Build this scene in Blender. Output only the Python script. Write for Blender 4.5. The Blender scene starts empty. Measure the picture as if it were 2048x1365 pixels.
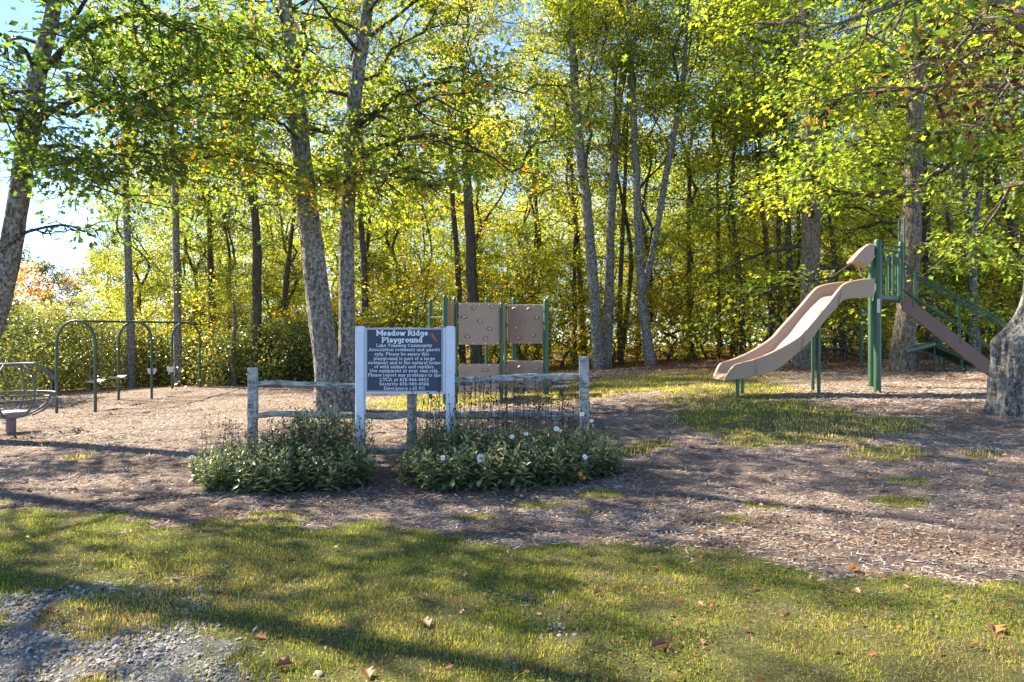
import bpy, math
import numpy as np
from mathutils import Vector

SC = bpy.context.scene
COL = SC.collection
R = math.radians
EYE = 1.6
FPX = 1365.3

# ------------------------------------------------------------------ camera, sky, sun, exposure
cam_d = bpy.data.cameras.new("camera")
cam = bpy.data.objects.new("camera", cam_d)
COL.objects.link(cam)
cam.location = (0, 0, EYE)
cam.rotation_euler = (R(90), 0, 0)
cam_d.sensor_width = 36
cam_d.lens = 24
cam_d.clip_start = 0.05
cam_d.clip_end = 3000
SC.camera = cam

SUN_DIR = np.array([0.88, -0.475])          # the way shadows fall on the ground
SUN_EL = R(40)
world = bpy.data.worlds.new("World")
SC.world = world
world.use_nodes = True
nt = world.node_tree
nt.nodes.clear()
sky = nt.nodes.new("ShaderNodeTexSky")
sky.sky_type = 'NISHITA'
sky.sun_disc = False
sky.sun_elevation = SUN_EL
sky.sun_rotation = math.atan2(-SUN_DIR[0], -SUN_DIR[1])
sky.air_density = 0.6
sky.altitude = 900
sky.dust_density = 0.0
sky.ozone_density = 3.0
bg = nt.nodes.new("ShaderNodeBackground")
bg.inputs['Strength'].default_value = 0.12
wo = nt.nodes.new("ShaderNodeOutputWorld")
nt.links.new(sky.outputs[0], bg.inputs[0])
nt.links.new(bg.outputs[0], wo.inputs[0])

sun_d = bpy.data.lights.new("sun", 'SUN')
sun_d.energy = 5.0
sun_d.angle = R(0.6)
sun_d.color = (1.0, 0.915, 0.745)
sun = bpy.data.objects.new("sun", sun_d)
COL.objects.link(sun)
dv = Vector((SUN_DIR[0] * math.cos(SUN_EL), SUN_DIR[1] * math.cos(SUN_EL), -math.sin(SUN_EL)))
sun.rotation_euler = dv.to_track_quat('-Z', 'Y').to_euler()
sun.location = (-30, 30, 40)

SC.view_settings.view_transform = 'Standard'
SC.view_settings.look = 'None'
SC.view_settings.exposure = 2.02
SC.view_settings.gamma = 1
SC.view_settings.use_curve_mapping = False
SC.render.engine = 'CYCLES'
SC.cycles.max_bounces = 7
SC.cycles.transmission_bounces = 6
SC.cycles.diffuse_bounces = 5

# ------------------------------------------------------------------ numeric helpers
def _h(ix, iy, seed):
    n = (ix.astype(np.int64) * 374761393 + iy.astype(np.int64) * 668265263 + seed * 1442695041) & 0x7fffffff
    n = ((n ^ (n >> 13)) * 1274126177) & 0x7fffffff
    n = (n ^ (n >> 16)) & 0xffff
    return n / 65535.0

def vnoise(x, y, seed=0):
    x = np.asarray(x, float); y = np.asarray(y, float)
    ix = np.floor(x); iy = np.floor(y)
    fx = x - ix; fy = y - iy
    fx = fx * fx * (3 - 2 * fx); fy = fy * fy * (3 - 2 * fy)
    a = _h(ix, iy, seed); b = _h(ix + 1, iy, seed); c = _h(ix, iy + 1, seed); d = _h(ix + 1, iy + 1, seed)
    return (a * (1 - fx) + b * fx) * (1 - fy) + (c * (1 - fx) + d * fx) * fy

def fbm(x, y, seed=0, octv=4):
    s = 0; a = 0.5; t = 0
    for k in range(octv):
        s = s + a * vnoise(np.asarray(x) * 2 ** k, np.asarray(y) * 2 ** k, seed + k * 17)
        t += a; a *= 0.5
    return s / t

def sstep(a, b, x):
    t = np.clip((x - a) / (b - a), 0, 1)
    return t * t * (3 - 2 * t)

# ------------------------------------------------------------------ lie of the land
_CP = np.array([
    (-3, -6, 0), (4, -6, 0), (0, 2, 0), (-5, 4, -.03), (5, 4, .03), (0, 6.5, 0), (-6, 7, -.05), (6, 7, .15),
    (-3.4, 9, -.02), (0.9, 8.7, .10), (-9.5, 13.2, -.15), (-11.5, 18, -.29), (-11.2, 24.6, -.08), (-4.2, 14.8, .05),
    (0.5, 16, .27), (4.35, 12.6, .55), (7.2, 13.2, .64), (7.6, 10.3, .50), (9, 17, .80), (8, 25, .93), (14, 25, 1.05),
    (1, 26, .36), (-5, 27, .05), (-12, 28, -.12), (-20, 10, -.5), (-22, 22, -.5), (20, 10, .9), (22, 26, 1.4), (-30, 40, -1.2),
    (0, 45, .3), (25, 50, 1.4), (-60, 80, -4), (0, 90, -1), (60, 90, 1), (-120, 160, -8), (120, 160, 0), (0, 180, -4),
    (-25, -6, -.4), (25, -6, .6)], float)
def _phi(r): return np.sqrt(r * r + 4.0)
_A = _phi(np.hypot(_CP[:, None, 0] - _CP[None, :, 0], _CP[:, None, 1] - _CP[None, :, 1]))
_W = np.linalg.solve(_A + np.eye(len(_CP)) * 1e-6, _CP[:, 2])
def H(x, y):
    x = np.asarray(x, float); y = np.asarray(y, float)
    sx = x.shape
    xf = x.ravel(); yf = y.ravel()
    out = np.zeros(xf.shape)
    for i in range(len(_CP)):
        out += _W[i] * np.sqrt((xf - _CP[i, 0]) ** 2 + (yf - _CP[i, 1]) ** 2 + 4.0)
    near = np.exp(-((yf - 5) / 14.0) ** 2)
    out += 0.03 * (fbm(xf * .9, yf * .9, 3, 3) - .5) * near
    far = np.hypot(xf, yf)
    out = np.where(far > 170, out * np.exp(-(far - 170) / 200) - 4 * (1 - np.exp(-(far - 170) / 200)), out)
    return out.reshape(sx)
def h1(x, y): return float(H(np.array([x]), np.array([y]))[0])
def at(px, py, d):
    """a point of the place seen at pixel (px,py) of the photograph, d metres away"""
    return np.array([(px - 1024) / FPX * d, d, EYE - (py - 682.5) / FPX * d])
def ground(px, py):
    ds = np.arange(2.5, 60, 0.02)
    x = (px - 1024) / FPX * ds
    z = EYE - (py - 682.5) / FPX * ds
    hh = H(x, ds)
    k = np.argmax(z <= hh)
    if not (z <= hh).any(): k = len(ds) - 1
    return np.array([x[k], ds[k], hh[k]])

# ------------------------------------------------------------------ mesh helpers
def raw_mesh(name, verts, loops, totals, mats, attrs=None, smooth=True, mat_idx=None):
    me = bpy.data.meshes.new(name)
    verts = np.asarray(verts, np.float32); loops = np.asarray(loops, np.int32); totals = np.asarray(totals, np.int32)
    me.vertices.add(len(verts)); me.vertices.foreach_set('co', verts.ravel())
    me.loops.add(len(loops)); me.loops.foreach_set('vertex_index', loops)
    me.polygons.add(len(totals))
    st = np.concatenate([[0], np.cumsum(totals)[:-1]]).astype(np.int32)
    me.polygons.foreach_set('loop_start', st)
    try: me.polygons.foreach_set('loop_total', totals)
    except Exception: pass
    if smooth: me.polygons.foreach_set('use_smooth', np.ones(len(totals), bool))
    for m in (mats if isinstance(mats, (list, tuple)) else [mats]): me.materials.append(m)
    if mat_idx is not None: me.polygons.foreach_set('material_index', np.asarray(mat_idx, np.int32))
    for k, (dom, v) in (attrs or {}).items():
        a = me.attributes.new(k, 'FLOAT', dom)
        a.data.foreach_set('value', np.asarray(v, np.float32))
    me.update(calc_edges=True)
    return me

def link(name, me, parent=None, loc=None):
    o = bpy.data.objects.new(name, me)
    COL.objects.link(o)
    if parent is not None: o.parent = parent
    if loc is not None: o.location = [float(v) for v in loc]
    return o

class MB:
    """collects shapes, then links them as one mesh object"""
    def __init__(s): s.v = []; s.f = []; s.n = 0
    def add(s, vs, fs):
        vs = np.asarray(vs, float)
        s.v.append(vs); s.f += [tuple(i + s.n for i in f) for f in fs]; s.n += len(vs)
        return s
    def box(s, c, size, ax=(1, 0, 0), ay=None, az=(0, 0, 1), bev=0.0):
        c = np.array(c, float); ax = np.array(ax, float); ax /= np.linalg.norm(ax)
        az = np.array(az, float)
        ay = np.cross(az, ax) if ay is None else np.array(ay, float)
        ay /= np.linalg.norm(ay); az = np.cross(ax, ay)
        hx, hy, hz = [v / 2 for v in size]
        b = min(bev, hx * .9, hy * .9, hz * .9)
        if b <= 0:
            P = [(x, y, z) for z in (-hz, hz) for y in (-hy, hy) for x in (-hx, hx)]
            F = [(0, 2, 3, 1), (4, 5, 7, 6), (0, 1, 5, 4), (2, 6, 7, 3), (0, 4, 6, 2), (1, 3, 7, 5)]
        else:
            P = []; idx = {}
            for sx in (-1, 1):
                for sy in (-1, 1):
                    for sz in (-1, 1):
                        for k in range(3):
                            q = [sx * (hx - b), sy * (hy - b), sz * (hz - b)]
                            q[k] = (sx * hx, sy * hy, sz * hz)[k]
                            idx[(sx, sy, sz, k)] = len(P); P.append(tuple(q))
            F = []
            for k in range(3):
                a, c2 = [i for i in range(3) if i != k]
                for s1 in (-1, 1):
                    q = []
                    for (u, w) in ((-1, -1), (1, -1), (1, 1), (-1, 1)):
                        t = [0, 0, 0]; t[k] = s1; t[a] = u; t[c2] = w
                        q.append(idx[(t[0], t[1], t[2], k)])
                    F.append(tuple(q))
            for k in range(3):                # edges along axis k
                a, c2 = [i for i in range(3) if i != k]
                for u in (-1, 1):
                    for w in (-1, 1):
                        q = []
                        for (sk, kk) in ((-1, a), (1, a), (1, c2), (-1, c2)):
                            t = [0, 0, 0]; t[k] = sk; t[a] = u; t[c2] = w
                            q.append(idx[(t[0], t[1], t[2], kk)])
                        F.append(tuple(q))
            for sx in (-1, 1):
                for sy in (-1, 1):
                    for sz in (-1, 1):
                        F.append(tuple(idx[(sx, sy, sz, k)] for k in range(3)))
        P = np.array(P)
        s.add(c + P[:, :1] * ax + P[:, 1:2] * ay + P[:, 2:] * az, F)
        return s
    def tube(s, pts, rad, n=8, cap=True, closed=False):
        v, f = tube_arr(pts, rad, n, cap, closed)
        return s.add(v, f)
    def build(s, name, mat, parent=None, smooth=False, loc=None, auto=None, xf=None):
        me = bpy.data.meshes.new(name)
        V = np.concatenate(s.v) if s.v else np.zeros((0, 3))
        if loc is not None: V = V - np.array(loc)
        me.from_pydata(V.tolist(), [], s.f)
        me.materials.append(mat)
        import bmesh
        bm = bmesh.new(); bm.from_mesh(me)
        bmesh.ops.recalc_face_normals(bm, faces=bm.faces)
        bm.to_mesh(me); bm.free()
        if smooth:
            me.polygons.foreach_set('use_smooth', [True] * len(me.polygons))
            try: me.set_sharp_from_angle(angle=R(auto or 40))
            except Exception: pass
        me.update()
        return link(name, me, parent, loc if parent is None else None)

def tube_arr(pts, rad, n=8, cap=True, closed=False):
    pts = np.asarray(pts, float); k = len(pts)
    rad = np.broadcast_to(np.asarray(rad, float), (k,))
    if closed: tg = np.roll(pts, -1, 0) - np.roll(pts, 1, 0)
    else: tg = np.gradient(pts, axis=0)
    tg = tg / (np.linalg.norm(tg, axis=1, keepdims=True) + 1e-9)
    m = np.abs(tg.mean(0)); ref = np.eye(3)[int(np.argmin(np.abs(tg).max(0)))]
    u = np.cross(tg, ref); u /= (np.linalg.norm(u, axis=1, keepdims=True) + 1e-9)
    w = np.cross(tg, u)
    an = np.arange(n) * 2 * math.pi / n
    V = pts[:, None, :] + rad[:, None, None] * (np.cos(an)[None, :, None] * u[:, None, :] + np.sin(an)[None, :, None] * w[:, None, :])
    V = V.reshape(-1, 3); F = []
    for i in range(k if closed else k - 1):
        i2 = (i + 1) % k
        for j in range(n):
            F.append((i * n + j, i * n + (j + 1) % n, i2 * n + (j + 1) % n, i2 * n + j))
    if cap and not closed:
        F.append(tuple(range(n))[::-1]); F.append(tuple((k - 1) * n + j for j in range(n)))
    return V, F

def tag(o, label=None, cat=None, group=None, kind=None):
    if label: o['label'] = label
    if cat: o['category'] = cat
    if group: o['group'] = group
    if kind: o['kind'] = kind
    return o
def empty(name, loc, label, cat, group=None):
    o = bpy.data.objects.new(name, None); COL.objects.link(o)
    o.location = [float(v) for v in loc]; o.empty_display_size = .2
    return tag(o, label, cat, group)
def spline(P, n):
    """Catmull-Rom through P, n samples"""
    P = np.asarray(P, float)
    Q = np.vstack([2 * P[0] - P[1], P, 2 * P[-1] - P[-2]])
    t = np.linspace(0, len(P) - 1 - 1e-6, n); i = t.astype(int); f = (t - i)[:, None]
    a, b, c, d = Q[i], Q[i + 1], Q[i + 2], Q[i + 3]
    return .5 * ((2 * b) + (-a + c) * f + (2 * a - 5 * b + 4 * c - d) * f ** 2 + (-a + 3 * b - 3 * c + d) * f ** 3)

# ------------------------------------------------------------------ materials
def mat(name):
    m = bpy.data.materials.new(name); m.use_nodes = True
    n = m.node_tree; n.nodes.clear()
    out = n.nodes.new('ShaderNodeOutputMaterial')
    return m, n, out
def N(n, typ, **kw):
    x = n.nodes.new(typ)
    for k, v in kw.items():
        if k in x.inputs: x.inputs[k].default_value = v
        else: setattr(x, k, v)
    return x
def ramp(n, fac, stops, interp='LINEAR'):
    r = n.nodes.new('ShaderNodeValToRGB'); r.color_ramp.interpolation = interp
    e = r.color_ramp.elements
    while len(e) < len(stops): e.new(0.5)
    for i, (p, c) in enumerate(stops):
        e[i].position = p; e[i].color = (c[0], c[1], c[2], 1)
    n.links.new(fac, r.inputs[0]); return r.outputs[0]
def mixc(n, f, a, b, typ='MIX'):
    x = n.nodes.new('ShaderNodeMix'); x.data_type = 'RGBA'; x.blend_type = typ
    for s, v in ((x.inputs[0], f), (x.inputs[6], a), (x.inputs[7], b)):
        if hasattr(v, 'is_linked') or isinstance(v, bpy.types.NodeSocket): n.links.new(v, s)
        elif isinstance(v, (tuple, list)): s.default_value = (v[0], v[1], v[2], 1)
        else: s.default_value = v
    return x.outputs[2]
def math_(n, op, a, b=None, c=None):
    x = n.nodes.new('ShaderNodeMath'); x.operation = op
    for s, v in zip(x.inputs, (a, b, c)):
        if v is None: continue
        if isinstance(v, bpy.types.NodeSocket): n.links.new(v, s)
        else: s.default_value = v
    return x.outputs[0]
def noise(n, scale, detail=3, vec=None, rough=.55, dist=0.0):
    x = N(n, 'ShaderNodeTexNoise'); x.inputs['Scale'].default_value = scale
    x.inputs['Detail'].default_value = detail; x.inputs['Roughness'].default_value = rough
    x.inputs['Distortion'].default_value = dist
    if vec is not None: n.links.new(vec, x.inputs['Vector'])
    return x.outputs[0]
def coords(n, scale=(1, 1, 1), which='Object'):
    t = n.nodes.new('ShaderNodeTexCoord'); m = n.nodes.new('ShaderNodeMapping')
    m.inputs['Scale'].default_value = scale
    n.links.new(t.outputs[which], m.inputs[0]); return m.outputs[0]
def bump(n, h, strength=.4, dist=.01, normal=None):
    b = n.nodes.new('ShaderNodeBump'); b.inputs['Strength'].default_value = strength
    b.inputs['Distance'].default_value = dist; n.links.new(h, b.inputs['Height'])
    if normal is not None: n.links.new(normal, b.inputs['Normal'])
    return b.outputs[0]
def principled(n, out, col, rough=.6, normal=None, spec=.5, metal=0.0):
    p = n.nodes.new('ShaderNodeBsdfPrincipled')
    for s, v in ((p.inputs['Base Color'], col), (p.inputs['Roughness'], rough)):
        if isinstance(v, bpy.types.NodeSocket): n.links.new(v, s)
        elif isinstance(v, (tuple, list)): s.default_value = (v[0], v[1], v[2], 1)
        else: s.default_value = v
    p.inputs['Specular IOR Level'].default_value = spec
    p.inputs['Metallic'].default_value = metal
    if normal is not None: n.links.new(normal, p.inputs['Normal'])
    if out is not None: n.links.new(p.outputs[0], out.inputs[0])
    return p.outputs[0]
def attr(n, name):
    a = n.nodes.new('ShaderNodeAttribute'); a.attribute_name = name; return a.outputs['Fac']

def leaf_material(name, stops, trans=2.3, mix=.55, rough=.45, spec=.35, objvar=.25):
    m, n, out = mat(name)
    hue = attr(n, 'hue')
    oi = n.nodes.new('ShaderNodeObjectInfo')
    hv = math_(n, 'ADD', hue, math_(n, 'MULTIPLY', math_(n, 'SUBTRACT', oi.outputs['Random'], .5), objvar))
    c = ramp(n, hv, stops)
    rnd = attr(n, 'rnd')
    bri = math_(n, 'MULTIPLY', math_(n, 'MULTIPLY_ADD', rnd, .7, .65), math_(n, 'MULTIPLY_ADD', oi.outputs['Random'], objvar * 1.1, 1 - objvar * .5))
    c2 = mixc(n, 1.0, c, (1, 1, 1), 'MULTIPLY')
    vm = n.nodes.new('ShaderNodeVectorMath'); vm.operation = 'SCALE'
    n.links.new(c, vm.inputs[0]); n.links.new(bri, vm.inputs['Scale'])
    col = vm.outputs[0]
    tv = n.nodes.new('ShaderNodeVectorMath'); tv.operation = 'MULTIPLY'
    n.links.new(col, tv.inputs[0]); tv.inputs[1].default_value = (trans * 1.12, trans * 1.05, trans * .55)
    p = principled(n, None, col, rough, spec=spec)
    t = n.nodes.new('ShaderNodeBsdfTranslucent'); n.links.new(tv.outputs[0], t.inputs[0])
    ms = n.nodes.new('ShaderNodeMixShader'); ms.inputs[0].default_value = mix
    n.links.new(p, ms.inputs[1]); n.links.new(t.outputs[0], ms.inputs[2])
    n.links.new(ms.outputs[0], out.inputs[0])
    return m

M = {}
GREEN = (.085, .14, .022); YG = (.22, .25, .028); YEL = (.42, .30, .03); ORA = (.45, .12, .02); RED = (.30, .045, .02); BRN = (.16, .07, .03)
M['oak_leaf'] = leaf_material('oak_leaf', [(0, (.05, .09, .022)), (.35, GREEN), (.62, (.16, .20, .025)), (.84, (.30, .27, .03)), (.93, (.42, .22, .03)), (1, ORA)])
M['maple_leaf'] = leaf_material('maple_leaf', [(0, (.06, .11, .02)), (.3, (.13, .20, .025)), (.6, (.24, .29, .03)), (.88, (.38, .33, .03)), (1, (.45, .18, .02))])
M['wood_leaf'] = leaf_material('wood_leaf', [(0, (.065, .11, .02)), (.32, (.135, .175, .022)), (.61, (.235, .25, .028)), (.86, (.33, .29, .03)), (1, (.42, .22, .025))], objvar=.36, trans=2.6)
M['shrub_leaf'] = leaf_material('shrub_leaf', [(0, (.05, .075, .03)), (.45, (.11, .14, .04)), (.8, (.25, .24, .06)), (1, (.33, .17, .06))], rough=.24, spec=.9, mix=.42)
M['orange_leaf'] = leaf_material('orange_leaf', [(0, (.14, .16, .02)), (.35, (.40, .26, .02)), (.7, (.50, .17, .02)), (1, (.42, .06, .02))])
M['far_leaf'] = leaf_material('far_leaf', [(0, (.07, .10, .06)), (.5, (.13, .14, .07)), (.8, (.20, .16, .07)), (1, (.24, .13, .07))], objvar=.5)
M['russet_leaf'] = leaf_material('russet_leaf', [(0, (.05, .06, .02)), (.5, (.09, .035, .022)), (1, (.14, .08, .03))], trans=1.5)
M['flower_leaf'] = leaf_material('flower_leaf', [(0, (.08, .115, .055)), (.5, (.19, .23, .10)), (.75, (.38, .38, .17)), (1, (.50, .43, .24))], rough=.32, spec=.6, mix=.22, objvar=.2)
M['litter_leaf'] = leaf_material('litter_leaf', [(0, (.10, .05, .03)), (.5, (.22, .10, .05)), (1, (.38, .15, .06))], mix=.2)
M['grass_blade'] = leaf_material('grass_blade', [(0, (.055, .105, .014)), (.32, (.17, .225, .028)), (.55, (.33, .31, .055)), (.8, (.46, .36, .12)), (1, (.48, .36, .20))], mix=.4, rough=.6, spec=.2, objvar=0)

def bark_material(name, c1, c2, lich, amount=.5, orange=False):
    m, n, out = mat(name)
    v = coords(n, (1, 1, .16)); v2 = coords(n)
    n1 = noise(n, 34, 6, v, .7, .5); n2 = noise(n, 3, 4, v2); n3 = noise(n, 34, 3, v2)
    c = ramp(n, n1, [(.40, c1), (.56, c2)])
    lm = ramp(n, noise(n, 15, 6, v2, .68), [(.60 - .14 * amount, (0, 0, 0)), (.70 - .14 * amount, (1, 1, 1))])
    c = mixc(n, math_(n, 'MULTIPLY', lm, .66), c, lich)
    wm = ramp(n, noise(n, 16, 4, v2, .6), [(.66, (0, 0, 0)), (.70, (1, 1, 1))])
    c = mixc(n, math_(n, 'MULTIPLY', wm, .75), c, (.47, .45, .41))
    mos = ramp(n, n2, [(.56, (0, 0, 0)), (.7, (1, 1, 1))])
    c = mixc(n, math_(n, 'MULTIPLY', mos, .35), c, (.10, .11, .05))
    hgt = math_(n, 'ADD', n1, math_(n, 'MULTIPLY', n3, .3))
    principled(n, out, c, .9, bump(n, hgt, 1.0, .06), spec=.15)
    return m
M['bark'] = bark_material('grey_bark', (.045, .037, .031), (.23, .20, .17), (.47, .46, .41), .85)
M['bark_brown'] = bark_material('brown_bark', (.05, .037, .027), (.24, .185, .14), (.38, .36, .28), .6)
M['bark_dark'] = bark_material('dark_bark', (.03, .024, .018), (.13, .10, .075), (.22, .22, .17), .3)

def simple(name, col, rough=.5, spec=.4, nscale=30, var=.12, bumps=.05, metal=0, stain=None):
    m, n, out = mat(name)
    v = coords(n)
    f = noise(n, nscale, 4, v)
    f2 = noise(n, 2.2, 4, v)
    lo = tuple(x * (1 - var) for x in col); hi = tuple(min(1, x * (1 + var)) for x in col)
    c = ramp(n, f, [(.3, lo), (.7, hi)])
    if stain:
        st = ramp(n, f2, [(.5, (0, 0, 0)), (.75, (1, 1, 1))])
        c = mixc(n, math_(n, 'MULTIPLY', st, .5), c, stain)
    if stain:
        sc = ramp(n, noise(n, 9, 5, coords(n, (.35, 1, 2.2)), .7, 1.0), [(.60, (0, 0, 0)), (.66, (1, 1, 1))])
        c = mixc(n, math_(n, 'MULTIPLY', sc, .30), c, tuple(x * .62 for x in stain))
    rr = math_(n, 'MULTIPLY_ADD', f2, .25, rough - .12)
    principled(n, out, c, rr, bump(n, f, bumps, .01), spec=spec, metal=metal)
    return m
M['green_metal'] = simple('green_powder_coat', (.030, .084, .032), .42, .5, 40, .15, .04, stain=(.05, .12, .09))
M['dull_green'] = simple('weathered_green_metal', (.04, .075, .045), .5, .45, 40, .2, .05, stain=(.08, .09, .06))
M['grey_green'] = simple('grey_green_deck', (.16, .20, .18), .7, .3, 25, .25, .1, stain=(.10, .09, .07))
M['tan_plastic'] = simple('tan_plastic', (.36, .245, .165), .45, .5, 60, .05, .02, stain=(.36, .25, .20))
M['tan_panel'] = simple('tan_panel_plastic', (.37, .248, .18), .5, .4, 60, .06, .02, stain=(.34, .24, .20))
M['brown_plank'] = simple('brown_plank', (.125, .075, .055), .55, .4, 30, .1, .05, stain=(.17, .11, .09))
M['hold'] = simple('climbing_hold_plastic', (.34, .215, .17), .55, .4, 60, .12, .1)
M['bolt'] = simple('zinc_bolt', (.75, .75, .74), .35, .5, 60, .05, .02, metal=.6)
M['grey_metal'] = simple('grey_metal', (.10, .10, .105), .45, .5, 40, .2, .05, stain=(.15, .14, .13))
M['grey_disc'] = simple('grey_plastic_disc', (.24, .235, .24), .5, .4, 40, .15, .05, stain=(.24, .22, .20))
M['brown_post'] = simple('mauve_brown_post', (.24, .16, .15), .6, .4, 40, .15, .05)
M['chain'] = simple('chain_steel', (.10, .09, .08), .6, .4, 90, .3, .05)
M['white_seat'] = simple('pale_seat', (.52, .52, .53), .4, .4, 40, .05, .02)
M['seat_grey'] = simple('grey_seat', (.27, .27, .27), .45, .4, 40, .1, .02)
M['sign_paint'] = simple('grey_white_sign_paint', (.60, .63, .68), .55, .35, 50, .05, .06, stain=(.50, .53, .57))
M['sign_blue'] = simple('navy_sign_face', (.022, .032, .066), .4, .4, 60, .15, .02, stain=(.04, .05, .08))
M['sign_letter'] = simple('pale_lettering', (.66, .68, .70), .5, .3, 60, .05, .02)
M['sign_red'] = simple('red_bird_paint', (.75, .06, .07), .5, .3, 60, .1, .02)
M['sign_black'] = simple('black_paint', (.015, .015, .02), .5, .3, 60, .1, .02)
M['sticker'] = simple('pale_sticker', (.6, .6, .56), .5, .3, 60, .05, .02)
M['dark_bench'] = simple('dark_table_wood', (.05, .055, .045), .7, .3, 30, .2, .1)
M['petal'] = simple('white_petal', (.80, .80, .82), .6, .2, 60, .03, .02)
M['yolk'] = simple('yellow_flower_eye', (.60, .38, .04), .7, .2, 80, .2, .1)
M['orange_petal'] = simple('orange_petal', (.75, .30, .02), .6, .2, 60, .05, .02)
M['dead_stalk'] = simple('dead_stalk', (.09, .055, .04), .8, .2, 60, .3, .05)
M['seed_head'] = simple('dark_seed_head', (.025, .018, .018), .85, .2, 80, .3, .1)

def fence_material():
    m, n, out = mat('weathered_rail_wood')
    v = coords(n, (1, 1, 1)); 
    t = n.nodes.new('ShaderNodeAttribute'); t.attribute_name = 'along'
    w = coords(n, (.18, 1, 1))
    g = noise(n, 30, 5, w, .6, .3)
    c = ramp(n, g, [(.32, (.09, .078, .068)), (.5, (.28, .255, .23)), (.70, (.48, .45, .41))])
    f = noise(n, 11, 6, v, .65)
    lm = ramp(n, f, [(.50, (0, 0, 0)), (.58, (1, 1, 1))])
    c = mixc(n, math_(n, 'MULTIPLY', lm, .8), c, (.45, .48, .41))
    o = ramp(n, noise(n, 17, 3, v), [(.62, (0, 0, 0)), (.68, (1, 1, 1))])
    c = mixc(n, math_(n, 'MULTIPLY', o, .5), c, (.40, .36, .20))
    b1 = math_(n, 'ADD', g, math_(n, 'MULTIPLY', f, .6))
    principled(n, out, c, .92, bump(n, b1, .9, .02), spec=.1)
    return m
M['fence_wood'] = fence_material()

def ground_material():
    m, n, out = mat('playground_ground')
    v = coords(n)
    ga = attr(n, 'grassy'); gr = attr(n, 'gravelly'); li = attr(n, 'litter'); da = attr(n, 'damp')
    n1 = noise(n, 60, 5, v, .7); n2 = noise(n, 3.5, 4, v); n3 = noise(n, 240, 3, v, .7)
    w = coords(n, (1, 2.4, 1)); n4 = noise(n, 90, 4, w, .75, .8)
    mulch = ramp(n, n4, [(.34, (.09, .06, .045)), (.48, (.22, .16, .125)), (.60, (.36, .28, .235)), (.75, (.50, .42, .37))])
    mulch = mixc(n, ramp(n, n2, [(.4, (0, 0, 0)), (.7, (.45, .45, .45))]), mulch, (.20, .14, .11))
    mulch = mixc(n, math_(n, 'MULTIPLY', da, .8), mulch, (.07, .05, .038))
    turf = ramp(n, n1, [(.35, (.06, .065, .02)), (.55, (.15, .14, .05)), (.72, (.30, .24, .11))])
    stone = ramp(n, n1, [(.35, (.10, .09, .08)), (.6, (.26, .25, .23)), (.75, (.42, .41, .39))])
    leafm = ramp(n, n1, [(.38, (.07, .035, .02)), (.52, (.20, .09, .05)), (.7, (.36, .17, .09))])
    def soft(a, k=.6):
        x = math_(n, 'ADD', a, math_(n, 'MULTIPLY', math_(n, 'SUBTRACT', n1, .5), k))
        return ramp(n, x, [(.38, (0, 0, 0)), (.62, (1, 1, 1))])
    c = mixc(n, soft(li, 1.2), mulch, leafm)
    c = mixc(n, soft(ga), c, turf)
    c = mixc(n, soft(gr), c, stone)
    h = math_(n, 'ADD', n4, math_(n, 'MULTIPLY', n3, .3))
    principled(n, out, c, .95, bump(n, h, .8, .02), spec=.1)
    return m
M['ground'] = ground_material()
# ------------------------------------------------------------------ ground zones
_LX = [-9, -5.2, -4.2, -2.7, -1.2, -.6, .32, 1.4, 2.4, 3.5, 6, 12]
_LY = [7.0, 6.75, 6.45, 6.05, 6.05, 5.8, 5.7, 5.08, 4.8, 4.45, 4.2, 4.0]
_GX = [-12, -5, -3.2, -2.6, -1.9, -1.4, -.9, -.4, .5]
_GY = [4.6, 4.3, 4.25, 4.3, 3.95, 3.6, 3.25, 2.8, 2.0]
_BL = []
for (px, py, rx, ry) in [(1310, 763, 190, 16), (1440, 778, 130, 14), (1500, 825, 170, 30), (1650, 858, 170, 24), (1420, 800, 110, 16), (1780, 906, 80, 14), (1560, 880, 120, 12),
                         (1240, 770, 80, 16), (1812, 962, 42, 8), (1802, 1005, 55, 13), (1968, 908, 50, 10), (1172, 1026, 14, 6),
                         (1120, 790, 90, 14), (880, 800, 130, 16), (960, 760, 160, 10), (1300, 890, 40, 8), (1470, 1040, 30, 8),
                         (950, 1035, 60, 8), (1530, 1015, 30, 7), (1240, 905, 60, 10), (160, 915, 25, 6), (1070, 1010, 60, 8), (560, 1030, 60, 8),
                         (1200, 990, 40, 9), (1700, 850, 120, 20), (1450, 1130, 90, 22)]:
    c = ground(px, py); a = ground(px, py - ry); b = ground(px, py + ry)
    _BL.append((c[0], c[1], rx * c[1] / FPX, max(abs(a[1] - b[1]) / 2, .06)))
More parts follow.
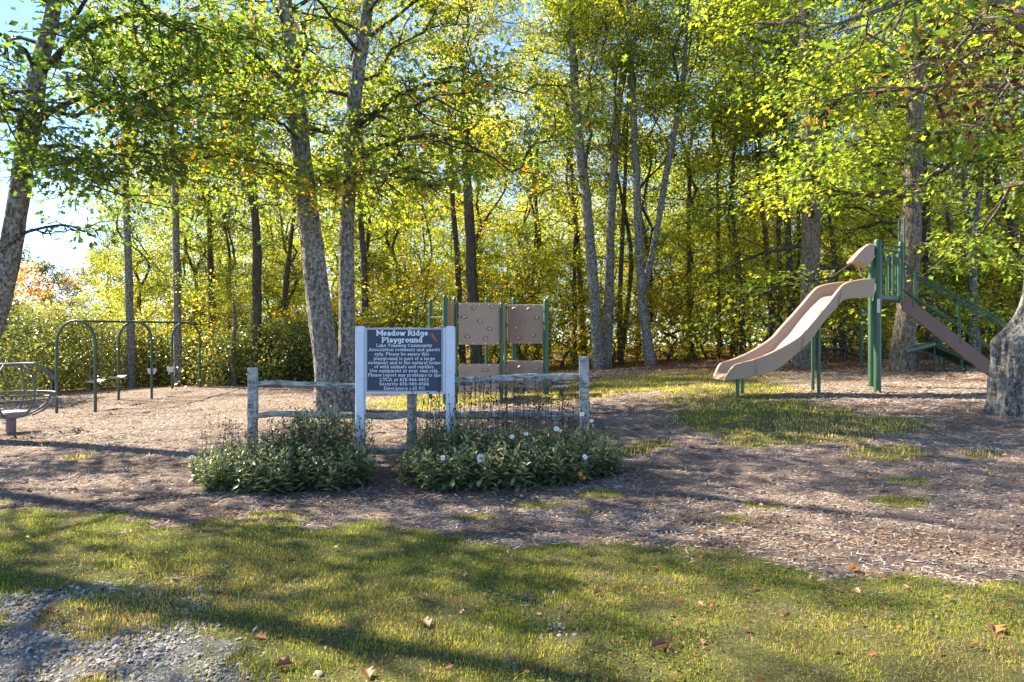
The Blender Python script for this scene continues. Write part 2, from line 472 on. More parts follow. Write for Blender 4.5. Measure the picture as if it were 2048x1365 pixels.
def zones(x, y):
    n1 = fbm(x * 1.3, y * 1.3, 5, 4) - .5
    n2 = fbm(x * 4, y * 4, 9, 3) - .5
    yb = np.interp(x, _LX, _LY) + n1 * 1.1 + n2 * .5
    g = sstep(.16, -.16, y - yb)
    v = sstep(.3, -.3, y - (np.interp(x, _GX, _GY) + n1 * 1.5 + n2 * .5))
    v = np.maximum(v, sstep(.64, .76, fbm(x * 2.2, y * 2.2, 31, 3)) * .6 * sstep(4.6, 4.0, y) * sstep(1.0, -.2, x))
    v = v * sstep(-.14, .12, fbm(x * 2.6, y * 2.6, 41, 3) - .42)
    s = np.zeros_like(g)
    for (cx, cy, rx, ry) in _BL:
        r = np.sqrt(((x - cx) / rx) ** 2 + ((y - cy) / ry) ** 2) + n1 * 1.0 + n2 * .7
        s = np.maximum(s, sstep(1.45, .6, r))
    g = np.maximum(g * (1 - .88 * v), s * .9)
    edge = np.interp(x, [-14, -6, 0, 3, 6, 9, 14], [25.5, 26, 25, 25.5, 22, 21, 20])
    li = sstep(-7, 1, y - edge + n1 * 4) * sstep(1.5, 6, x + n1 * 3) * .85
    li = np.maximum(li, sstep(-.5, 1.5, y - edge + n1 * 2))
    dm = sstep(.50, .72, fbm(x * .9, y * 1.7, 77, 4)) * .7
    d2 = np.exp(-(((x - 2.3) / 1.6) ** 2 + ((y - 5.3) / .45) ** 2)) + np.exp(-(((x + 4.0) / 1.1) ** 2 + ((y - 7.0) / .5) ** 2)) * 1.2
    dm = np.clip(np.maximum(dm, d2 * (.7 + n2)), 0, 1)
    return g, v, li, dm

def axis_lines(segs):
    out = []
    for (a, b, s) in segs:
        out.append(np.arange(a, b, s))
    out.append([segs[-1][1]])
    return np.concatenate(out)
gx = np.concatenate([-np.geomspace(14, 420, 26)[::-1], axis_lines([(-13.8, -6, .16), (-6, 6, .055), (6, 13.8, .16)]), np.geomspace(14.2, 420, 26)])
gy = np.concatenate([-np.geomspace(2, 420, 14)[::-1], axis_lines([(-1.5, 2.8, .4), (2.85, 9, .05), (9.05, 14, .1), (14.1, 30, .2)]), np.geomspace(30.5, 900, 34)])
X, Y = np.meshgrid(gx, gy)
Z = H(X, Y)
G, V_, LI, DM = zones(X, Y)
fine = sstep(30, 8, np.hypot(X, Y))
Z = Z + fine * (.03 * (fbm(X * 6, Y * 6, 12, 3) - .5) + .018 * (vnoise(X * 19, Y * 19, 15) - .5)) * (1 - .3 * G)
nx, ny = len(gx), len(gy)
idx = np.arange(nx * ny).reshape(ny, nx)
q = np.stack([idx[:-1, :-1], idx[:-1, 1:], idx[1:, 1:], idx[1:, :-1]], -1).reshape(-1)
me = raw_mesh('ground', np.stack([X, Y, Z], -1).reshape(-1, 3), q, np.full(len(q) // 4, 4), M['ground'],
              {'grassy': ('POINT', G.ravel()), 'gravelly': ('POINT', V_.ravel()), 'litter': ('POINT', LI.ravel()), 'damp': ('POINT', DM.ravel())})
tag(link('ground', me), kind='structure')

# ------------------------------------------------------------------ scatter helpers
def scatter_mesh(name, T, polys, pos, D, U, size, mats, hue, rnd, smooth=False):
    """N copies of template T (k,3) with polys, y-axis along D, normal near U"""
    T = np.asarray(T, float); n = len(pos); k = len(T)
    D = D / (np.linalg.norm(D, axis=1, keepdims=True) + 1e-9)
    Xa = np.cross(D, U); Xa /= (np.linalg.norm(Xa, axis=1, keepdims=True) + 1e-9)
    Za = np.cross(Xa, D)
    size = np.asarray(size, float)
    if size.ndim == 1: size = np.repeat(size[:, None], 3, 1)
    V = pos[:, None, :] + (T[None, :, 0:1] * size[:, None, 0:1]) * Xa[:, None, :] + (T[None, :, 1:2] * size[:, None, 1:2]) * D[:, None, :] + (T[None, :, 2:3] * size[:, None, 2:3]) * Za[:, None, :]
    lo = np.concatenate([np.array(p) for p in polys]); tot = np.array([len(p) for p in polys])
    L = (np.arange(n)[:, None] * k + lo[None, :]).ravel()
    Tt = np.tile(tot, n); P = len(polys)
    at_ = {'hue': ('FACE', np.repeat(hue, P)), 'rnd': ('FACE', np.repeat(rnd, P))}
    return raw_mesh(name, V.reshape(-1, 3), L, Tt, mats, at_, smooth)
def rdir(rs, n, tilt):
    a = rs.uniform(0, 2 * math.pi, n); t = rs.normal(0, tilt, n)
    return np.stack([np.cos(a) * np.cos(t), np.sin(a) * np.cos(t), np.sin(t)], -1)

L_SIMPLE = (np.array([(0, 0, 0), (-.30, .45, .07), (0, 1, -.04), (.30, .45, .07)]), [(0, 3, 2), (0, 2, 1)])
L_OAK = (np.array([(0, 0, 0), (0, 1, -.10), (.09, .18, .02), (.34, .36, .07), (.12, .46, .02), (.36, .74, .06), (.12, .78, 0),
                   (-.09, .18, .02), (-.34, .36, .07), (-.12, .46, .02), (-.36, .74, .06), (-.12, .78, 0)]),
         [(0, 2, 3, 4, 5, 6, 1), (0, 1, 11, 10, 9, 8, 7)])
L_MAPLE = (np.array([(0, 0, 0), (0, 1, -.12), (.28, .06, .03), (.16, .26, .02), (.52, .50, .06), (.20, .56, .02),
                     (-.28, .06, .03), (-.16, .26, .02), (-.52, .50, .06), (-.20, .56, .02)]),
           [(0, 2, 3, 4, 5, 1), (0, 1, 9, 8, 7, 6)])
L_LANCE = (np.array([(0, 0, 0), (.10, .22, .05), (0, .25, 0), (-.10, .22, .05), (.15, .58, .03), (0, .6, -.03), (-.15, .58, .03), (0, 1, -.16)]),
           [(0, 1, 2), (0, 2, 3), (1, 4, 5, 2), (2, 5, 6, 3), (4, 7, 5), (5, 7, 6)])
L_BLADE = (np.array([(-.5, 0, 0), (.5, 0, 0), (.32, .55, .06), (-.32, .55, .06), (0, 1, .30)]), [(0, 1, 2, 3), (3, 2, 4)])
L_CHIP = (np.array([(-.5, 0, 0), (.5, .06, 0), (.38, 1, 0), (-.42, .93, 0), (0, .08, .35), (.02, .9, .3)]), [(0, 4, 5, 3), (4, 1, 2, 5), (0, 1, 4), (2, 3, 5)])
def stone_tmpl(rs):
    P = np.array([(1, 0, 0), (.3, .95, 0), (-.8, .6, 0), (-.8, -.6, 0), (.3, -.95, 0), (.5, .4, .55), (-.5, .35, .6), (-.1, -.55, .5)])
    return P * rs.uniform(.8, 1.15, (8, 3)), [(0, 1, 5), (1, 6, 5), (1, 2, 6), (2, 3, 6), (3, 7, 6), (3, 4, 7), (4, 0, 7), (0, 5, 7), (5, 6, 7)]

rs = np.random.default_rng(7)
def view_pts(n, y0, y1, pw=1.0, margin=1.12):
    """random points on the ground within the field of view"""
    u = rs.uniform(0, 1, n) ** pw
    y = y0 + (y1 - y0) * u
    x = rs.uniform(-1, 1, n) * .75 * margin * y + rs.normal(0, .2, n)
    return x, y
def gnormal(x, y):
    e = .15
    dx = (H(x + e, y) - H(x - e, y)) / (2 * e); dy = (H(x, y + e) - H(x, y - e)) / (2 * e)
    nn = np.stack([-dx, -dy, np.ones_like(dx)], -1)
    return nn / np.linalg.norm(nn, axis=1, keepdims=True)

# lawn in front
def grass(name, n, y0, y1, pw, hmin, hmax, wid, thr_seed, dens=1.0):
    x, y = view_pts(n, y0, y1, pw)
    g, v, li, dm = zones(x, y)
    patch = fbm(x * 3.2, y * 3.2, 55, 4)
    keep = rs.uniform(0, 1, n) < g * dens * (0.25 + 1.0 * sstep(.33, .55, patch)) + .004
    x, y, g, patch = x[keep], y[keep], g[keep], patch[keep]
    n = len(x); z = H(x, y) - .004
    a = rs.uniform(0, 2 * math.pi, n); lean = np.abs(rs.normal(.85, .40, n))
    D = np.stack([np.cos(a) * np.sin(lean), np.sin(a) * np.sin(lean), np.cos(lean)], -1)
    U = np.stack([np.cos(a) * np.cos(lean), np.sin(a) * np.cos(lean), -np.sin(lean)], -1) * -1
    hgt = rs.uniform(hmin, hmax, n) * (.7 + .6 * patch)
    sz = np.stack([np.full(n, wid) * rs.uniform(.7, 1.3, n) * (1 + .05 * np.clip(y - 5, 0, 99)), hgt, hgt], -1)
    dry = fbm(x * .9, y * .9, 71, 4) * 1.5 - .34 + sstep(4.6, 3.6, y) * .14 + (y > 8) * .30
    hue = np.clip(dry + rs.normal(0, .24, n), 0, 1)
    me = scatter_mesh(name, L_BLADE[0], L_BLADE[1], np.stack([x, y, z], -1), D, U, sz, M['grass_blade'], hue, rs.uniform(0, 1, n))
    return me
tag(link('lawn_grass', grass('lawn_grass', 330000, 2.75, 7.4, .85, .012, .034, .0042, 1)), 'short patchy lawn of green and straw-dry blades in the dappled foreground', 'grass', kind='stuff')
tag(link('patch_grass', grass('patch_grass', 230000, 7.4, 27, 1.0, .03, .075, .010, 2, 1.0)), 'sparse yellow-green grass patches growing through the mulch beyond the sign', 'grass', kind='stuff')
# broad-leaved weeds / clover in the lawn
x, y = view_pts(34000, 2.8, 6.6, .9); g, v, li, dm = zones(x, y)
cl = fbm(x * 1.4, y * 1.4, 91, 4)
k = (rs.uniform(0, 1, len(x)) < g * sstep(.44, .58, cl)); x, y = x[k], y[k]; n = len(x)
pos = np.stack([x, y, H(x, y) + rs.uniform(.004, .028, n)], -1)
tag(link('clover', scatter_mesh('clover', L_SIMPLE[0], L_SIMPLE[1], pos, rdir(rs, n, .35), np.tile([0, 0, 1.], (n, 1)) + rs.normal(0, .3, (n, 3)), rs.uniform(.012, .026, n), M['grass_blade'],
     np.clip(rs.normal(.22, .12, n), 0, 1), rs.uniform(0, 1, n))), 'low green clover and weeds mixed through the front lawn', 'ground cover', kind='stuff')

def chip_material():
    m, n, out = mat('wood_chip')
    c = ramp(n, attr(n, 'hue'), [(0, (.08, .05, .035)), (.35, (.22, .16, .12)), (.7, (.39, .315, .265)), (1, (.62, .54, .48))])
    principled(n, out, c, .9, spec=.15)
    return m
M['chip'] = chip_material()
def chips(n, y0, y1, pw, l0, l1, w):
    x, y = view_pts(n, y0, y1, pw)
    g, v, li, dm = zones(x, y)
    k = rs.uniform(0, 1, n) > np.maximum(g * .995, v * .99) + dm * .25
    x, y, dm = x[k], y[k], dm[k]; n = len(x)
    ln = rs.uniform(l0, l1, n) * rs.choice([.6, 1, 1.6], n, p=[.5, .4, .1])
    pos = np.stack([x, y, H(x, y) + rs.uniform(-.004, .014, n)], -1)
    wv = w * rs.uniform(.6, 1.5, n)
    D = rdir(rs, n, .16); D[:, 1] *= .75
    U = gnormal(x, y) + rs.normal(0, .25, (n, 3))
    hue = np.clip(rs.normal(.52, .2, n) - dm * .30 + (fbm(x * .8, y * .8, 8, 3) - .5) * .4, 0, 1)
    return scatter_mesh('c', L_CHIP[0], L_CHIP[1], pos, D, U, np.stack([wv, ln, wv], -1), M['chip'], hue, rs.uniform(0, 1, n))
tag(link('wood_chips', chips(64000, 4.2, 10.5, .95, .022, .068, .010)), 'bleached wood chip mulch around the sign and fence', 'mulch', kind='stuff')
tag(link('far_wood_chips', chips(56000, 10.5, 24, 1.0, .045, .10, .017)), 'pinkish wood chip mulch spread under the play equipment', 'mulch', kind='stuff')

# dry clippings on the lawn
x, y = view_pts(42000, 2.8, 6.6, .9); g, v, li, dm = zones(x, y)
k = rs.uniform(0, 1, len(x)) < g * sstep(.3, .6, fbm(x * 2.1, y * 2.1, 123, 4)) * .8; x, y = x[k], y[k]; n = len(x)
ln = rs.uniform(.012, .034, n); w_ = rs.uniform(.0018, .004, n)
tag(link('dry_clippings', scatter_mesh('dry', L_CHIP[0], L_CHIP[1], np.stack([x, y, H(x, y) + rs.uniform(.002, .022, n)], -1), rdir(rs, n, .25), np.tile([0, 0, 1.], (n, 1)) + rs.normal(0, .4, (n, 3)),
    np.stack([w_, ln, w_ * .6], -1), M['chip'], np.clip(rs.normal(.22, .22, n), 0, 1), rs.uniform(0, 1, n))), 'dead brown grass bits and dry clippings scattered through the front lawn', 'dry grass', kind='stuff')
# gravel at the lower left
def stone_material():
    m, n, out = mat('gravel_stone')
    c = ramp(n, attr(n, 'hue'), [(0, (.13, .11, .09)), (.4, (.34, .305, .26)), (.75, (.53, .485, .42)), (1, (.72, .68, .61))])
    v = coords(n); principled(n, out, mixc(n, ramp(n, noise(n, 300, 2, v), [(.4, (0, 0, 0)), (.7, (.5, .5, .5))]), c, (.14, .12, .10)), .85, spec=.2)
    return m
M['stone'] = stone_material()
x = rs.uniform(-5.5, 1.2, 60000); y = rs.uniform(2.3, 5.0, 60000)
g, v, li, dm = zones(x, y)
k = rs.uniform(0, 1, len(x)) < v * .95; k &= (np.cumsum(k) < 24000); x, y = x[k], y[k]; n = len(x)
T, P = stone_tmpl(rs)
sz = rs.gamma(3.0, .0022, n)[:, None] * rs.uniform(.7, 1.2, (n, 3)) + .0025
U = rs.normal(0, .35, (n, 3)) + [0, 0, 1]
tag(link('gravel', scatter_mesh('gravel', T, P, np.stack([x, y, H(x, y)], -1), rdir(rs, n, .3), U, sz, M['stone'], np.clip(rs.normal(.45, .22, n), 0, 1), rs.uniform(0, 1, n))),
    'loose pale grey gravel worn into the lower left corner of the lawn', 'gravel', kind='stuff')

# leaf litter
def litter(n, y0, y1, s0, s1, base):
    x, y = view_pts(n, y0, y1, 1.0)
    g, v, li, dm = zones(x, y)
    k = rs.uniform(0, 1, n) < li * .9 + base; x, y = x[k], y[k]; n = len(x)
    U = rs.normal(0, .45, (n, 3)) + [0, 0, 1]
    return scatter_mesh('l', L_OAK[0], L_OAK[1], np.stack([x, y, H(x, y) + rs.uniform(.006, .03, n)], -1), rdir(rs, n, .3), U, rs.uniform(s0, s1, n), M['litter_leaf'],
                        np.clip(rs.normal(.55, .25, n), 0, 1), rs.uniform(0, 1, n))
tag(link('leaf_litter', litter(42000, 6.5, 27, .05, .12, .022)), 'rusty brown leaf litter strewn at the foot of the woods', 'fallen leaves', kind='stuff')

x, y = view_pts(1100, 2.9, 7.0, .9); n = len(x)
tag(link('small_fallen_leaves', scatter_mesh('sl', L_OAK[0], L_OAK[1], np.stack([x, y, H(x, y) + rs.uniform(.012, .03, n)], -1), rdir(rs, n, .35), rs.normal(0, .5, (n, 3)) + [0, 0, 1], rs.uniform(.018, .055, n), M['litter_leaf'],
    np.clip(rs.normal(.5, .28, n), 0, 1), rs.uniform(0, 1, n))), 'little brown leaves speckling the front lawn and the mulch edge', 'fallen leaves', kind='stuff')
# single fallen leaves on the lawn that can be picked out
def one_leaf(px, py, s, matn, label, hue=.5, yaw=0.):
    p = ground(px, py)
    T, P = L_OAK
    T2 = T.copy(); T2[:, 2] += .18 * T2[:, 0] ** 2 * 4 + .08 * np.sin(T2[:, 1] * 3)
    D = np.array([[math.cos(yaw), math.sin(yaw), .08]]); 
    me = scatter_mesh('fallen_leaf', T2, P, np.array([[0, 0, .012]]), D, np.array([[.1, -.15, 1.]]), np.array([s]), M[matn], np.array([hue]), np.array([.6]))
    o = link('fallen_leaf', me, None, p)
    return tag(o, label, 'leaf', 'fallen leaves lying singly on the front lawn')
for a in [(1298, 1302, .13, 'litter_leaf', 'pale brown curled leaf near the bottom edge, right of centre', .6, .3),
          (860, 1262, .12, 'litter_leaf', 'dull brown broad leaf on the shaded grass below the right flower clump', .3, 2.2),
          (1702, 1148, .12, 'orange_leaf', 'bright orange leaf where the lawn meets the mulch at right', .7, .8),
          (930, 1160, .08, 'litter_leaf', 'small reddish leaf in the sunny grass below the sign', .7, 1.9),
          (535, 1285, .09, 'litter_leaf', 'light tan leaf between the gravel and the lawn', .9, 2.8),
          (545, 1345, .11, 'litter_leaf', 'dark red brown leaf at the bottom edge beside the gravel', .25, .4),
          (250, 1120, .09, 'litter_leaf', 'small brown leaf in the deep green grass at far left', .35, 1.2),
          (740, 1365, .10, 'litter_leaf', 'tan leaf cut by the bottom edge left of centre', .8, 2.0),
          (1470, 1085, .07, 'litter_leaf', 'little rust leaf on the dark mulch edge', .6, .2),
          (1990, 1275, .15, 'litter_leaf', 'large pinkish brown leaf at the lower right corner', .75, 1.0),
          (850, 1205, .07, 'litter_leaf', 'small brown leaf in the dry grass below the right clump', .4, 2.6),
          (1185, 1195, .09, 'litter_leaf', 'pale leaf lying across a streak of shade in the lawn', .85, .5)]:
    one_leaf(*a)
# ------------------------------------------------------------------ split-rail fence
def rough_bar(P, ry, rz, seed, n=22, k=12, amp=.18, wav=.012, point=False):
    """a hand-split rail along the polyline P with an uneven section"""
    C = spline(P, n); t = np.linspace(0, 1, n)
    C = C + np.stack([np.zeros(n), (vnoise(t * 5, t * 0, seed) - .5) * wav, (vnoise(t * 6, t * 0 + 3, seed) - .5) * wav * 1.6], -1)
    tg = np.gradient(C, axis=0); tg /= np.linalg.norm(tg, axis=1, keepdims=True)
    up = np.array([0, 0, 1.]) if abs(tg[0, 2]) < .7 else np.array([0, 1., 0])
    sx = np.cross(tg, up); sx /= np.linalg.norm(sx, axis=1, keepdims=True); sz = np.cross(sx, tg)
    V = []
    for i in range(n):
        e = 1.0
        if point: e = min(1, .45 + 4 * min(t[i], 1 - t[i]) ** .8)
        for j in range(k):
            a = 2 * math.pi * j / k
            sq = 1 / max(abs(math.cos(a)), abs(math.sin(a))) ** .55
            r = sq * (1 + amp * (float(vnoise(np.array([j * 1.3 + 9]), np.array([t[i] * 9]), seed)[0]) - .5) * 2) * e
            V.append(C[i] + sx[i] * math.cos(a) * ry * r + sz[i] * math.sin(a) * rz * r)
    F = [(i * k + j, i * k + (j + 1) % k, (i + 1) * k + (j + 1) % k, (i + 1) * k + j) for i in range(n - 1) for j in range(k)]
    F += [tuple(range(k))[::-1], tuple((n - 1) * k + j for j in range(k))]
    return np.array(V), F
FL = ground(505, 928); FL = np.array([-3.42, 9.0, h1(-3.42, 9.0)])
FM = np.array([-1.30, 8.85, h1(-1.3, 8.85)])
FR = np.array([0.905, 8.6, h1(.905, 8.6)])
fence = empty('split_rail_fence', (FM[0], FM[1], FM[2]), 'weathered three-rail split wood fence with lichen running behind the sign', 'fence')
def lnk(mb, name, m, par, sm=True, auto=40):
    o = mb.build(name, M[m] if isinstance(m, str) else m, par, smooth=sm, auto=auto, loc=par.location if par is not None else None)
    return o
for (P, top, sd) in ((FL, EYE - (735 - 682.5) / FPX * 9.0, 3), (FM, FM[2] + 1.02, 5), (FR, EYE - (714 - 682.5) / FPX * 8.6, 8)):
    v, f = rough_bar([(P[0], P[1], P[2] - .1), (P[0] + .005, P[1], (P[2] + top) / 2), (P[0], P[1], top)], .062, .058, sd, 16, 10, .10, .01)
    lnk(MB().add(v, f), 'post', 'fence_wood', fence)
def railz(P, py): return EYE - (py - 682.5) / FPX * P[1]
for i, (yl, ym, yr) in enumerate(((768, 772, 752), (830, 831, 829), (900, 899, 902))):
    for (A, B, ya, yb, sd, th, sgn) in ((FL, FM, yl, ym, 11 + i, .034 if i == 0 else .042, -1), (FM, FR, ym - (0 if i else 4), yr, 21 + i, .050 if i == 0 else .046, 1)):
        a = np.array([A[0] - .02, A[1] + .015 * sgn, railz(A, ya)]); b = np.array([B[0] + .02, B[1] + .015 * sgn, railz(B, yb)])
        m1 = (a * 2 + b) / 3 + [0, 0, .012]; m2 = (a + b * 2) / 3 + [0, 0, -.008]
        v, f = rough_bar([a, m1, m2, b], .036, th, sd, 34, 12, .22, .022, True)
        lnk(MB().add(v, f), 'rail', 'fence_wood', fence)

# ------------------------------------------------------------------ the sign
SD = 8.25
sl = at(712, 700, SD + .03); sr = at(910, 700, SD - .03)
sax = np.array([sr[0] - sl[0], sr[1] - sl[1], 0]); SWID = np.linalg.norm(sax); sax /= SWID
say = np.array([-sax[1], sax[0], 0])                      # away from the camera
mid = (sl + sr) / 2
gz = h1(mid[0], mid[1])
ztop = EYE - (653 - 682.5) / FPX * SD; zbot = EYE - (790 - 682.5) / FPX * SD
sign = empty('playground_sign', (mid[0], mid[1], gz), 'navy playground rules sign with pale lettering on two square greyish white posts', 'sign')
pw = .108
for s in (-1, 1):
    c = mid + sax * s * (SWID / 2 - pw / 2)
    mb = MB(); mb.box((c[0], c[1], (ztop + gz - .15) / 2 + .002), (pw, pw, ztop - gz + .15), sax, bev=.016)
    lnk(mb, 'post', 'sign_paint', sign, False)
PWD = SWID - 2 * pw - .004
mb = MB(); mb.box((mid[0], mid[1], (ztop + zbot) / 2 - .004), (PWD, .05, ztop - zbot - .03), sax, bev=.004)
board = lnk(mb, 'board', 'sign_paint', sign, False)
# face: positions in the photograph's own units across the board
bx0, bx1 = 733.5, 886.5; by0, by1 = 657, 784
def sp(px, py, out=.026):
    t = (px - 811) / 198 * SWID
    return np.array([mid[0], mid[1], 0]) + sax * t + np.array([0, 0, EYE - (py + (0 if px < 811 else 0) - 682.5) / FPX * SD]) - say * out
def face_rect(mb, x0, y0, x1, y1, out, th=.003):
    c = (sp(x0, y0, out) + sp(x1, y1, out)) / 2
    w = np.linalg.norm((sp(x1, y0, out) - sp(x0, y0, out))[:2]); h = abs(sp(x0, y0)[2] - sp(x0, y1)[2])
    mb.box(c, (w, th, h), sax)
mb = MB(); face_rect(mb, bx0, by0, bx1, by1, .0275); lnk(mb, 'dark_outline', 'sign_black', sign, False)
mb = MB(); face_rect(mb, bx0 + .8, by0 + .8, bx1 - .8, by1 - .8, .0300); lnk(mb, 'pale_outline', 'sign_paint', sign, False)
mb = MB(); face_rect(mb, bx0 + 2.2, by0 + 2.2, bx1 - 2.2, by1 - 2.2, .0325); face = lnk(mb, 'sign_face', 'sign_blue', sign, False)

